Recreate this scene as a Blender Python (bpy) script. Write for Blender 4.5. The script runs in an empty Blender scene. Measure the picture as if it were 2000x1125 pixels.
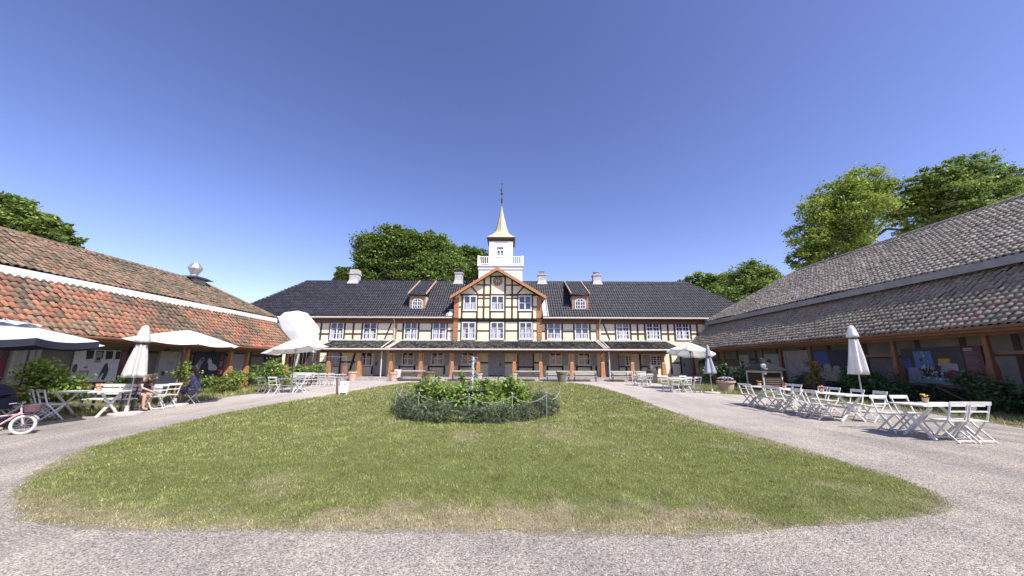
import bpy, math, random
import numpy as np
from mathutils import Vector, Matrix
random.seed(7); rng = np.random.default_rng(7)
R = math.radians
scene = bpy.context.scene
col = scene.collection

# ---------------------------------------------------------------- camera
FPX, CX, CY, ROLL, EYE = 720.0, 1000.0, 562.5, .0035, 1.65
PITCH = math.atan((712 - CY) / FPX)
r0 = np.array([1, 0, 0.]); u0 = np.array([0, -math.sin(PITCH), math.cos(PITCH)]); fw = np.array([0, math.cos(PITCH), math.sin(PITCH)])
rv = r0 + ROLL * u0; uv = u0 - ROLL * r0
rv /= np.linalg.norm(rv); uv /= np.linalg.norm(uv)
cd = bpy.data.cameras.new('camera'); cam = bpy.data.objects.new('camera', cd); col.objects.link(cam)
cam.matrix_world = Matrix(((rv[0], uv[0], -fw[0], 0), (rv[1], uv[1], -fw[1], 0), (rv[2], uv[2], -fw[2], EYE), (0, 0, 0, 1)))
cd.sensor_width = 36; cd.lens = 36 * FPX / 2000; cd.clip_start = .05; cd.clip_end = 2000
scene.camera = cam

# ---------------------------------------------------------------- sky, sun, exposure
SUN_EL, SUN_AZ = R(50), R(135)            # azimuth clockwise from +Y
world = bpy.data.worlds.new('World'); scene.world = world; world.use_nodes = True
nt = world.node_tree; nt.nodes.clear()
sky = nt.nodes.new('ShaderNodeTexSky'); sky.sky_type = 'NISHITA'; sky.sun_disc = False
sky.sun_elevation = SUN_EL; sky.sun_rotation = SUN_AZ; sky.altitude = 50; sky.air_density = 1.0; sky.dust_density = .6; sky.ozone_density = 7.0
bg = nt.nodes.new('ShaderNodeBackground'); bg.inputs['Strength'].default_value = .105
wo = nt.nodes.new('ShaderNodeOutputWorld')
tint = nt.nodes.new('ShaderNodeMix'); tint.data_type = 'RGBA'; tint.blend_type = 'MULTIPLY'; tint.inputs[0].default_value = 1; tint.inputs[7].default_value = (1.50, .97, .92, 1)
gam = nt.nodes.new('ShaderNodeGamma'); gam.inputs['Gamma'].default_value = 1.3; nt.links.new(sky.outputs[0], gam.inputs['Color']); nt.links.new(gam.outputs[0], tint.inputs[6]); nt.links.new(tint.outputs[2], bg.inputs['Color']); nt.links.new(bg.outputs[0], wo.inputs['Surface'])
sd = bpy.data.lights.new('sun', 'SUN'); sd.energy = 4.8; sd.angle = R(.5); sd.color = (1, .955, .88)
sun = bpy.data.objects.new('sun', sd); col.objects.link(sun)
sdir = Vector((math.sin(SUN_AZ) * math.cos(SUN_EL), math.cos(SUN_AZ) * math.cos(SUN_EL), math.sin(SUN_EL)))
sun.rotation_euler = sdir.to_track_quat('Z', 'Y').to_euler(); sun.location = (20, -20, 40)
vs = scene.view_settings; vs.view_transform = 'Standard'; vs.look = 'None'; vs.exposure = .55; vs.gamma = 1; vs.use_curve_mapping = False

# ---------------------------------------------------------------- helpers
def gz(y):
    return .26 * min(max((y - 6) / 28, 0), 1)
def W(px, py, Y):                      # pixel of the photograph -> (x, z) on the vertical plane y = Y
    d = (px - CX) / FPX * rv + (CY - py) / FPX * uv + fw
    t = Y / d[1]
    return d[0] * t, EYE + d[2] * t
def WX(px, py, X):                     # the same on the plane x = X -> (y, z)
    d = (px - CX) / FPX * rv + (CY - py) / FPX * uv + fw
    t = X / d[0]
    return d[1] * t, EYE + d[2] * t

MATS = {}
def nodes_of(name):
    m = bpy.data.materials.new(name); m.use_nodes = True
    n = m.node_tree; b = n.nodes['Principled BSDF']
    return m, n, b
def mat(name, c, rough=.7, c2=None, scale=6., bump=0., bscale=40., metal=0., detail=4., spec=.5, stretch=None, lo=.35, hi=.65):
    """noise-mixed principled material, object space in metres"""
    if name in MATS: return MATS[name]
    m, n, b = nodes_of(name)
    tc = n.nodes.new('ShaderNodeTexCoord'); src = tc.outputs['Object']
    if stretch:
        mp = n.nodes.new('ShaderNodeMapping'); mp.inputs['Scale'].default_value = stretch
        n.links.new(src, mp.inputs['Vector']); src = mp.outputs[0]
    if c2 is None: c2 = tuple(v * .82 for v in c)
    nz = n.nodes.new('ShaderNodeTexNoise'); nz.inputs['Scale'].default_value = scale; nz.inputs['Detail'].default_value = detail
    n.links.new(src, nz.inputs['Vector'])
    rp = n.nodes.new('ShaderNodeValToRGB'); rp.color_ramp.elements[0].position = lo; rp.color_ramp.elements[1].position = hi
    rp.color_ramp.elements[0].color = (*c, 1); rp.color_ramp.elements[1].color = (*c2, 1)
    n.links.new(nz.outputs['Fac'], rp.inputs['Fac']); n.links.new(rp.outputs['Color'], b.inputs['Base Color'])
    b.inputs['Roughness'].default_value = rough; b.inputs['Metallic'].default_value = metal
    b.inputs['Specular IOR Level'].default_value = spec
    if bump:
        n2 = n.nodes.new('ShaderNodeTexNoise'); n2.inputs['Scale'].default_value = bscale; n2.inputs['Detail'].default_value = 3
        n.links.new(src, n2.inputs['Vector'])
        bp = n.nodes.new('ShaderNodeBump'); bp.inputs['Strength'].default_value = bump; bp.inputs['Distance'].default_value = .02
        n.links.new(n2.outputs['Fac'], bp.inputs['Height']); n.links.new(bp.outputs[0], b.inputs['Normal'])
    MATS[name] = m; return m
def attr_mat(name, rough=.8, mulscale=8., lo=.75, hi=1.15, bump=0., spec=.3, transl=0.):
    """colour comes from the mesh attribute Col (a colour per tile, leaf or blade), broken up by noise"""
    m, n, b = nodes_of(name)
    at = n.nodes.new('ShaderNodeAttribute'); at.attribute_name = 'Col'
    tc = n.nodes.new('ShaderNodeTexCoord')
    nz = n.nodes.new('ShaderNodeTexNoise'); nz.inputs['Scale'].default_value = mulscale; nz.inputs['Detail'].default_value = 5
    n.links.new(tc.outputs['Object'], nz.inputs['Vector'])
    mr = n.nodes.new('ShaderNodeMapRange'); mr.inputs['From Min'].default_value = .3; mr.inputs['From Max'].default_value = .7
    mr.inputs['To Min'].default_value = lo; mr.inputs['To Max'].default_value = hi
    n.links.new(nz.outputs['Fac'], mr.inputs['Value'])
    mx = n.nodes.new('ShaderNodeVectorMath'); mx.operation = 'SCALE'
    n.links.new(at.outputs['Color'], mx.inputs[0]); n.links.new(mr.outputs[0], mx.inputs['Scale'])
    n.links.new(mx.outputs[0], b.inputs['Base Color'])
    b.inputs['Roughness'].default_value = rough; b.inputs['Specular IOR Level'].default_value = spec
    if bump:
        n2 = n.nodes.new('ShaderNodeTexNoise'); n2.inputs['Scale'].default_value = 30
        n.links.new(tc.outputs['Object'], n2.inputs['Vector'])
        bp = n.nodes.new('ShaderNodeBump'); bp.inputs['Strength'].default_value = bump; bp.inputs['Distance'].default_value = .02
        n.links.new(n2.outputs['Fac'], bp.inputs['Height']); n.links.new(bp.outputs[0], b.inputs['Normal'])
    if transl:
        tr = n.nodes.new('ShaderNodeBsdfTranslucent'); n.links.new(mx.outputs[0], tr.inputs['Color'])
        ms = n.nodes.new('ShaderNodeMixShader'); ms.inputs[0].default_value = transl
        out = n.nodes['Material Output']
        n.links.new(b.outputs[0], ms.inputs[1]); n.links.new(tr.outputs[0], ms.inputs[2]); n.links.new(ms.outputs[0], out.inputs['Surface'])
    MATS[name] = m; return m
def cloth_mat(name, c, transl=.35):
    m, n, b = nodes_of(name)
    tc = n.nodes.new('ShaderNodeTexCoord'); nz = n.nodes.new('ShaderNodeTexNoise'); nz.inputs['Scale'].default_value = 3.
    nz.inputs['Detail'].default_value = 5
    n.links.new(tc.outputs['Object'], nz.inputs['Vector'])
    rp = n.nodes.new('ShaderNodeValToRGB'); rp.color_ramp.elements[0].color = (*[v * .88 for v in c], 1); rp.color_ramp.elements[1].color = (*c, 1)
    rp.color_ramp.elements[0].position = .3; rp.color_ramp.elements[1].position = .6
    n.links.new(nz.outputs['Fac'], rp.inputs['Fac']); n.links.new(rp.outputs[0], b.inputs['Base Color']); b.inputs['Roughness'].default_value = .85
    tr = n.nodes.new('ShaderNodeBsdfTranslucent'); n.links.new(rp.outputs[0], tr.inputs['Color'])
    ms = n.nodes.new('ShaderNodeMixShader'); ms.inputs[0].default_value = transl
    n.links.new(b.outputs[0], ms.inputs[1]); n.links.new(tr.outputs[0], ms.inputs[2])
    n.links.new(ms.outputs[0], n.nodes['Material Output'].inputs['Surface'])
    bp = n.nodes.new('ShaderNodeBump'); bp.inputs['Strength'].default_value = .25; bp.inputs['Distance'].default_value = .03
    n.links.new(nz.outputs['Fac'], bp.inputs['Height']); n.links.new(bp.outputs[0], b.inputs['Normal'])
    MATS[name] = m; return m

class MB:
    """collects shapes; build() links them as ONE mesh object"""
    def __init__(s): s.v = []; s.f = []; s.m = []; s.mi = 0
    def add(s, vs, fs):
        o = len(s.v); s.v += [tuple(float(c) for c in v) for v in vs]
        for f in fs: s.f.append(tuple(o + i for i in f)); s.m.append(s.mi)
    def box(s, x0, x1, y0, y1, z0, z1):
        if x0 > x1: x0, x1 = x1, x0
        if y0 > y1: y0, y1 = y1, y0
        if z0 > z1: z0, z1 = z1, z0
        v = [(x, y, z) for z in (z0, z1) for y in (y0, y1) for x in (x0, x1)]
        s.add(v, [(0, 2, 3, 1), (4, 5, 7, 6), (0, 1, 5, 4), (2, 6, 7, 3), (0, 4, 6, 2), (1, 3, 7, 5)]); return s
    def hexa(s, b, t):
        s.add(list(b) + list(t), [(3, 2, 1, 0), (4, 5, 6, 7)] + [(i, (i + 1) % 4, 4 + (i + 1) % 4, 4 + i) for i in range(4)]); return s
    def bar(s, p, q, w, h=None, up=(0, 0, 1)):
        h = h or w; p = Vector(p); q = Vector(q); d = (q - p).normalized(); u = Vector(up)
        if abs(d.dot(u)) > .98: u = Vector((0, 1, 0))
        sx = d.cross(u).normalized() * w / 2; sz = sx.cross(d).normalized() * h / 2
        s.hexa([p - sx - sz, p + sx - sz, p + sx + sz, p - sx + sz], [q - sx - sz, q + sx - sz, q + sx + sz, q - sx + sz]); return s
    def tube(s, pts, r, n=8, cap=True):
        pts = [Vector(p) for p in pts]; rs = r if isinstance(r, (list, tuple)) else [r] * len(pts)
        vs = []; u = None
        for i, p in enumerate(pts):
            d = (pts[min(i + 1, len(pts) - 1)] - pts[max(i - 1, 0)])
            d = d.normalized() if d.length > 1e-9 else Vector((0, 0, 1))
            if u is None: u = d.orthogonal().normalized()
            else:
                u = u - d * u.dot(d); u = u.normalized() if u.length > 1e-6 else d.orthogonal().normalized()
            w = d.cross(u)
            for k in range(n):
                a = 2 * math.pi * k / n; vs.append(p + (u * math.cos(a) + w * math.sin(a)) * rs[i])
        fs = [(i * n + k, i * n + (k + 1) % n, (i + 1) * n + (k + 1) % n, (i + 1) * n + k) for i in range(len(pts) - 1) for k in range(n)]
        if cap: fs += [tuple(range(n))[::-1], tuple((len(pts) - 1) * n + k for k in range(n))]
        s.add(vs, fs); return s
    def lathe(s, prof, n=20, c=(0, 0), mod=None):
        vs = []
        for r_, z in prof:
            for k in range(n):
                a = 2 * math.pi * k / n; q = r_ * (mod(a, z) if mod else 1); vs.append((c[0] + q * math.cos(a), c[1] + q * math.sin(a), z))
        L = len(prof)
        s.add(vs, [(i * n + k, i * n + (k + 1) % n, (i + 1) * n + (k + 1) % n, (i + 1) * n + k) for i in range(L - 1) for k in range(n)]
              + [tuple(range(n))[::-1], tuple((L - 1) * n + k for k in range(n))]); return s
    def prism(s, poly, y0, y1):          # poly in (x, z)
        n = len(poly)
        s.add([(x, y0, z) for x, z in poly] + [(x, y1, z) for x, z in poly],
              [tuple(range(n)), tuple(range(n, 2 * n))[::-1]] + [(i, n + i, n + (i + 1) % n, (i + 1) % n) for i in range(n)]); return s
    def quad(s, a, b, c, d): s.add([a, b, c, d], [(0, 1, 2, 3)]); return s
    def build(s, name, m, parent=None, world=False, smooth=False):
        me = bpy.data.meshes.new(name); v = s.v
        if world and parent is not None:
            l = parent_origin(parent); v = [(a - l[0], b - l[1], c - l[2]) for a, b, c in v]
        me.from_pydata(v, [], s.f); ms = m if isinstance(m, (list, tuple)) else [m]
        for k in ms: me.materials.append(k)
        if len(ms) > 1: me.polygons.foreach_set('material_index', s.m)
        if smooth: me.polygons.foreach_set('use_smooth', [True] * len(me.polygons))
        me.update()
        o = bpy.data.objects.new(name, me); col.objects.link(o)
        if parent is not None: o.parent = parent
        return o
def parent_origin(p):
    l = Vector((0, 0, 0))
    while p is not None: l = l + Vector(p.location); p = p.parent
    return l
def npmesh(name, verts, faces, m, parent=None, colr=None, smooth=False):
    """fast mesh from numpy; faces is (n,3|4); colr (nverts,3)"""
    me = bpy.data.meshes.new(name); nv = len(verts); nf, k = faces.shape
    if parent is not None: verts = verts - np.array(parent_origin(parent))
    me.vertices.add(nv); me.vertices.foreach_set('co', np.ascontiguousarray(verts, dtype=np.float32).ravel())
    me.loops.add(nf * k); me.loops.foreach_set('vertex_index', np.ascontiguousarray(faces, dtype=np.int32).ravel())
    me.polygons.add(nf); me.polygons.foreach_set('loop_start', np.arange(nf, dtype=np.int32) * k)
    if smooth: me.polygons.foreach_set('use_smooth', np.ones(nf, dtype=bool))
    me.update(calc_edges=True)
    if colr is not None:
        a = me.attributes.new('Col', 'FLOAT_COLOR', 'POINT')
        a.data.foreach_set('color', np.concatenate([colr, np.ones((nv, 1))], 1).astype(np.float32).ravel())
    me.materials.append(m)
    o = bpy.data.objects.new(name, me); col.objects.link(o)
    if parent is not None: o.parent = parent
    return o
def thing(name, label, cat, loc=(0, 0, 0), rz=0., group=None):
    o = bpy.data.objects.new(name, None); col.objects.link(o); o.location = loc; o.rotation_euler = (0, 0, rz)
    o.empty_display_size = .2; o['label'] = label; o['category'] = cat
    if group: o['group'] = group
    return o
def tag(o, label, cat, group=None):
    o['label'] = label; o['category'] = cat
    if group: o['group'] = group
    return o
def dup(root, label, loc, rz, group=None):
    c = root.copy(); col.objects.link(c); c.location = loc; c.rotation_euler = (0, 0, rz); c['label'] = label
    if group: c['group'] = group
    def rec(o, n):
        for ch in list(o.children):
            k = ch.copy(); col.objects.link(k); k.parent = n; rec(ch, k)
    rec(root, c); return c

# ---------------------------------------------------------------- materials
plaster = mat('yellow_plaster', (.90, .81, .58), .9, (.82, .71, .48), .9, .15, 25, detail=7)
timber = mat('dark_timber', (.045, .030, .022), .75, (.075, .05, .035), 5, .2, 30)
brownwood = mat('brown_painted_wood', (.20, .092, .042), .6, (.16, .07, .032), 3, .15, 20, stretch=(1, 1, .3))
orangewood = mat('orange_painted_wood', (.46, .215, .095), .6, (.38, .165, .07), 4, .15, 20, stretch=(3, 3, .6))
darkbrown = mat('dark_brown_wood', (.075, .04, .025), .7, (.055, .03, .018), 4)
whitep = mat('white_paint', (.80, .80, .78), .5, (.74, .74, .72), 6)
creamtrim = mat('cream_trim', (.66, .62, .53), .6, (.58, .54, .46), 4)
greyp = mat('grey_painted_wood', (.42, .405, .40), .6, (.37, .36, .355), 5)
glass = mat('window_glass', (.03, .035, .045), .08, (.06, .07, .085), 1.2, 0, spec=.8)
curtain = mat('curtain_cloth', (.62, .64, .68), .9, (.42, .45, .50), 7)
stone = mat('step_stone', (.42, .39, .36), .85, (.30, .28, .26), 3, .3, 20)
chimneyp = mat('chimney_render', (.50, .49, .465), .9, (.34, .335, .32), 6, .4, 14)
wallgrey = mat('grey_limewash', (.21, .20, .185), .9, (.16, .155, .145), 1.6, .25, 12)
metal = mat('galvanised_metal', (.45, .46, .47), .35, (.35, .36, .37), 8, metal=.8)
darkmetal = mat('dark_metal', (.03, .03, .035), .45, (.05, .05, .055), 8)
whitem = mat('white_enamel', (.74, .74, .71), .5, (.60, .60, .56), 9)
tilemat = attr_mat('clay_tile', .9, 9, .72, 1.2, .35, spec=.08)
slatemat = attr_mat('black_glazed_tile', .42, 7, .75, 1.2, .1, spec=.32)
leafmat = attr_mat('leaf', .55, 1.2, .8, 1.15, 0, .35, transl=.35)
grassmat = attr_mat('grass_blade', .7, 1.5, .85, 1.15, 0, .25, transl=.3)
barkmat = mat('bark', (.09, .07, .05), .9, (.05, .04, .03), 6, .6, 15)
terracotta = mat('terracotta', (.48, .31, .23), .85, (.56, .42, .34), 6, .2, 25)

# ---------------------------------------------------------------- ground
def gzv(y): return .26 * np.clip((y - 6) / 28, 0, 1)
def gravel_material():
    m, n, b = nodes_of('gravel'); L = n.links
    tc = n.nodes.new('ShaderNodeTexCoord')
    vo = n.nodes.new('ShaderNodeTexVoronoi'); vo.inputs['Scale'].default_value = 80; L.new(tc.outputs['Object'], vo.inputs['Vector'])
    vo2 = n.nodes.new('ShaderNodeTexVoronoi'); vo2.inputs['Scale'].default_value = 24; L.new(tc.outputs['Object'], vo2.inputs['Vector'])
    sp = n.nodes.new('ShaderNodeSeparateColor'); L.new(vo.outputs['Color'], sp.inputs[0])
    rp = n.nodes.new('ShaderNodeValToRGB'); e = rp.color_ramp.elements
    e[0].position = 0; e[0].color = (.13, .12, .115, 1); e[1].position = 1; e[1].color = (.56, .53, .50, 1)
    for p, c in ((.25, (.25, .235, .225)), (.55, (.335, .315, .305)), (.8, (.41, .38, .36))):
        k = rp.color_ramp.elements.new(p); k.color = (*c, 1)
    L.new(sp.outputs[0], rp.inputs['Fac'])
    nz = n.nodes.new('ShaderNodeTexNoise'); nz.inputs['Scale'].default_value = .55; nz.inputs['Detail'].default_value = 7; nz.inputs['Roughness'].default_value = .65
    L.new(tc.outputs['Object'], nz.inputs['Vector'])
    r2 = n.nodes.new('ShaderNodeValToRGB'); r2.color_ramp.elements[0].position = .33; r2.color_ramp.elements[1].position = .68
    r2.color_ramp.elements[0].color = (.77, .765, .72, 1); r2.color_ramp.elements[1].color = (1.18, 1.135, 1.01, 1)
    L.new(nz.outputs['Fac'], r2.inputs['Fac'])
    mx = n.nodes.new('ShaderNodeMix'); mx.data_type = 'RGBA'; mx.blend_type = 'MULTIPLY'; mx.inputs[0].default_value = 1
    L.new(rp.outputs[0], mx.inputs[6]); L.new(r2.outputs[0], mx.inputs[7])
    mp = n.nodes.new('ShaderNodeMapping'); mp.inputs['Scale'].default_value = (1.1, .10, 1); L.new(tc.outputs['Object'], mp.inputs['Vector'])
    n4 = n.nodes.new('ShaderNodeTexNoise'); n4.inputs['Scale'].default_value = 1.3; n4.inputs['Detail'].default_value = 5; n4.inputs['Distortion'].default_value = .6; L.new(mp.outputs[0], n4.inputs['Vector'])
    r4 = n.nodes.new('ShaderNodeValToRGB'); r4.color_ramp.elements[0].position = .36; r4.color_ramp.elements[1].position = .62; r4.color_ramp.elements[0].color = (.86, .85, .835, 1); r4.color_ramp.elements[1].color = (1.08, 1.06, 1.03, 1); L.new(n4.outputs['Fac'], r4.inputs['Fac'])
    m4 = n.nodes.new('ShaderNodeMix'); m4.data_type = 'RGBA'; m4.blend_type = 'MULTIPLY'; m4.inputs[0].default_value = 1; L.new(r4.outputs[0], m4.inputs[7])
    # the trodden path towards the house is finer, pinker grit
    sx = n.nodes.new('ShaderNodeSeparateXYZ'); L.new(tc.outputs['Object'], sx.inputs[0])
    mr = n.nodes.new('ShaderNodeMapRange'); mr.inputs['From Min'].default_value = 9; mr.inputs['From Max'].default_value = 20; L.new(sx.outputs[1], mr.inputs['Value'])
    m2 = n.nodes.new('ShaderNodeMix'); m2.data_type = 'RGBA'; L.new(mr.outputs[0], m2.inputs[0]); L.new(mx.outputs[2], m2.inputs[6])
    r3 = n.nodes.new('ShaderNodeValToRGB'); r3.color_ramp.elements[0].position = .3; r3.color_ramp.elements[1].position = .7
    r3.color_ramp.elements[0].color = (.37, .335, .305, 1); r3.color_ramp.elements[1].color = (.52, .47, .425, 1)
    n3 = n.nodes.new('ShaderNodeTexNoise'); n3.inputs['Scale'].default_value = 3; n3.inputs['Detail'].default_value = 8; n3.inputs['Roughness'].default_value = .75; L.new(tc.outputs['Object'], n3.inputs['Vector'])
    L.new(n3.outputs['Fac'], r3.inputs['Fac']); L.new(r3.outputs[0], m2.inputs[7])
    L.new(m2.outputs[2], m4.inputs[6]); L.new(m4.outputs[2], b.inputs['Base Color']); b.inputs['Roughness'].default_value = .95; b.inputs['Specular IOR Level'].default_value = .2
    ad = n.nodes.new('ShaderNodeMath'); ad.operation = 'ADD'; L.new(vo.outputs['Distance'], ad.inputs[0]); L.new(vo2.outputs['Distance'], ad.inputs[1])
    bp = n.nodes.new('ShaderNodeBump'); bp.invert = True; bp.inputs['Strength'].default_value = .6; bp.inputs['Distance'].default_value = .012
    L.new(ad.outputs[0], bp.inputs['Height']); L.new(bp.outputs[0], b.inputs['Normal'])
    return m
ys = [-60, -6, 0, 6, 13, 20, 27, 34, 60, 260]; xs = [-260, -60, -20, -10, 0, 10, 20, 60, 260]
g = MB(); g.add([(x, y, gz(y)) for y in ys for x in xs], [(j * 9 + i, j * 9 + i + 1, (j + 1) * 9 + i + 1, (j + 1) * 9 + i) for j in range(len(ys) - 1) for i in range(8)])
o = g.build('gravel_ground', gravel_material()); o['kind'] = 'structure'

def inside(poly, P):
    x, y = P[:, 0], P[:, 1]; r = np.zeros(len(P), bool); n = len(poly); j = n - 1
    for i in range(n):
        xi, yi = poly[i]; xj, yj = poly[j]
        c = ((yi > y) != (yj > y)) & (x < (xj - xi) * (y - yi) / (yj - yi + 1e-12) + xi); r ^= c; j = i
    return r
def edge_dist(poly, P):
    d = np.full(len(P), 1e9); n = len(poly)
    for i in range(n):
        a = np.array(poly[i]); b = np.array(poly[(i + 1) % n]); ab = b - a
        t = np.clip(((P - a) @ ab) / (ab @ ab + 1e-12), 0, 1); d = np.minimum(d, np.linalg.norm(P - (a + t[:, None] * ab), axis=1))
    return d
def vnoise(x, y, s, seed=0):
    """smooth value noise, 0..1"""
    r = np.random.default_rng(seed).random((64, 64)); x = np.asarray(x) * s + 1000; y = np.asarray(y) * s + 1000
    xi = np.floor(x).astype(int); yi = np.floor(y).astype(int); fx = x - xi; fy = y - yi; fx = fx * fx * (3 - 2 * fx); fy = fy * fy * (3 - 2 * fy)
    f = lambda i, j: r[i % 64, j % 64]
    return (f(xi, yi) * (1 - fx) + f(xi + 1, yi) * fx) * (1 - fy) + (f(xi, yi + 1) * (1 - fx) + f(xi + 1, yi + 1) * fx) * fy

LAWN = [(-6.0, 4.83), (-6.56, 5.27), (-7.31, 6.07), (-8.12, 7.21), (-8.7, 8.55), (-9.06, 10.14), (-9.43, 12.51), (-9.44, 15.44), (-9.15, 19.07), (-8.86, 25.4), (-8.2, 29.2), (-6.6, 31.0), (-3, 31.9), (0, 31.9),
        (3.2, 31.0), (5.2, 29.2), (5.95, 26), (5.98, 20.2), (5.62, 13.9), (5.58, 11.1), (5.71, 9.45), (5.84, 8.28), (5.84, 7.26), (5.88, 6.5), (5.84, 5.84), (5.67, 5.3), (5.31, 4.85), (4.84, 4.57), (4.23, 4.43),
        (3.59, 4.33), (2.83, 4.19), (2.01, 4.02), (1.26, 4.02), (.51, 4.06), (-.25, 4.08), (-1.02, 4.11), (-1.77, 4.08), (-2.55, 4.10), (-3.31, 4.09), (-4.19, 4.16), (-4.71, 4.2), (-5.27, 4.35)]
def densify(poly, step=.12, amp=.05, seed=3):
    out = []; r = np.random.default_rng(seed); n = len(poly)
    for i in range(n):
        a = np.array(poly[i]); b = np.array(poly[(i + 1) % n]); k = max(1, int(np.linalg.norm(b - a) / step))
        for q in range(k):
            p = a + (b - a) * q / k; s = amp * min(1.5, .6 + p[1] / 20)
            out.append((p[0] + s * (vnoise(p[0], p[1], 2.2, 5) - .5) * 3 + r.normal(0, s * .35), p[1] + s * (vnoise(p[0], p[1], 2.2, 9) - .5) * 3 + r.normal(0, s * .35)))
    return out
def dryness(P, ed):
    x, y = P[:, 0], P[:, 1]; n1 = vnoise(x, y, .9, 1); n2 = vnoise(x, y, 3.5, 2)
    n3 = vnoise(x, y, 8., 12); front = np.clip((5.05 - y + (n1 - .5) * 1.1 + (n2 - .5) * .9 + (n3 - .5) * .8) / .95, 0, 1) * np.clip((x + 4.6) / 2.5, .12, 1) * np.clip(.35 + n2 * 1.1, 0, 1)
    rim = np.clip((.6 - ed + (n1 - .5) * .9) / .6, 0, 1) * .75
    patch = np.clip((n1 * .65 + n2 * .35 - .60) / .2, 0, 1) * .6
    return np.clip(np.maximum(np.maximum(front, rim), patch), 0, 1)
def lawn_colour(P, ed, n):
    d = np.clip(dryness(P, ed)[:, None] + rng.normal(0, .26, (n, 1)), 0, 1); j = rng.random((n, 1)); q = np.clip(vnoise(P[:, 0], P[:, 1], 1.6, 4)[:, None] * .5 + vnoise(P[:, 0], P[:, 1], .5, 14)[:, None] * .8 - .15, 0, 1)
    green = np.array([.195, .235, .056]) * (1 - q) + np.array([.355, .365, .125]) * q; cl = (.62 + .76 * vnoise(P[:, 0], P[:, 1], 6.5, 21))[:, None]; green = green * (.5 + .95 * j) * cl
    dry = np.array([.47, .415, .26]) * (.5 + .95 * j) * cl; dry = np.where(rng.random((n, 1)) < .16, np.array([.20, .155, .09]), dry); olive = np.array([.33, .33, .14]) * (.6 + .8 * j)
    c = green * (1 - d) + dry * d
    mid = (rng.random((n, 1)) < .22); c = np.where(mid & (d < .5), olive, c); return np.where(rng.random((n, 1)) < .012, np.array([.62, .62, .42]), c)
def soil_material():
    m, n, b = nodes_of('lawn_soil'); L = n.links
    at = n.nodes.new('ShaderNodeAttribute'); at.attribute_name = 'Col'
    tc = n.nodes.new('ShaderNodeTexCoord'); nz = n.nodes.new('ShaderNodeTexNoise'); nz.inputs['Scale'].default_value = 45; nz.inputs['Detail'].default_value = 6; nz.inputs['Roughness'].default_value = .7
    L.new(tc.outputs['Object'], nz.inputs['Vector'])
    mr = n.nodes.new('ShaderNodeMapRange'); mr.inputs['From Min'].default_value = .3; mr.inputs['From Max'].default_value = .7; mr.inputs['To Min'].default_value = .45; mr.inputs['To Max'].default_value = 1.35; L.new(nz.outputs['Fac'], mr.inputs['Value'])
    v = n.nodes.new('ShaderNodeVectorMath'); v.operation = 'SCALE'; L.new(at.outputs['Color'], v.inputs[0]); L.new(mr.outputs[0], v.inputs['Scale']); L.new(v.outputs[0], b.inputs['Base Color'])
    b.inputs['Roughness'].default_value = 1; b.inputs['Specular IOR Level'].default_value = .1
    bp = n.nodes.new('ShaderNodeBump'); bp.inputs['Strength'].default_value = .8; bp.inputs['Distance'].default_value = .03; L.new(nz.outputs['Fac'], bp.inputs['Height']); L.new(bp.outputs[0], b.inputs['Normal'])
    return m
soil = soil_material()
def turf(name, poly, lift=.012, step=.35):
    """a turf sheet: a fine grid clipped to the outline by pulling outside vertices in"""
    dense = np.array(densify(poly)); c = dense.mean(0) if name != 'lawn' else np.array([-1.6, 12.]); vv = dense - c; dense = c + vv * (1 - ((-.03 + .11 * vnoise(dense[:, 0], dense[:, 1], 4.5, 31) * rng.uniform(.5, 1.2, len(dense))) / np.linalg.norm(vv, axis=1))[:, None])
    rings = [0, .2, .4, .55, .7, .8, .87, .91, .935, .955, .97, .985, .993, 1.0]; n = len(dense); V = []; 
    for t in rings: V.append(c + (dense - c) * t)
    V = np.concatenate(V); F = []
    for i in range(len(rings) - 1):
        a = np.arange(n) + i * n; b2 = (np.arange(n) + 1) % n + i * n; F.append(np.stack([a, a + n, b2 + n, b2], 1))
    F = np.concatenate(F); ed = edge_dist(poly, V); d = dryness(V, ed)[:, None]
    z = gzv(V[:, 1]) + lift * np.clip(ed / .2, .08, 1)
    colr = np.array([.145, .175, .05]) * (1 - d) + np.array([.34, .29, .18]) * d
    n5 = vnoise(V[:, 0], V[:, 1], 9., 33); t_ = np.clip((.12 - ed) / .12 + (n5 - .5) * 1.2, 0, 1)[:, None]; colr = colr * (1 - t_) + np.array([.31, .285, .255]) * t_
    o = npmesh(name, np.c_[V, z], F, soil, colr=colr); o['kind'] = 'structure'; return dense
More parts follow.
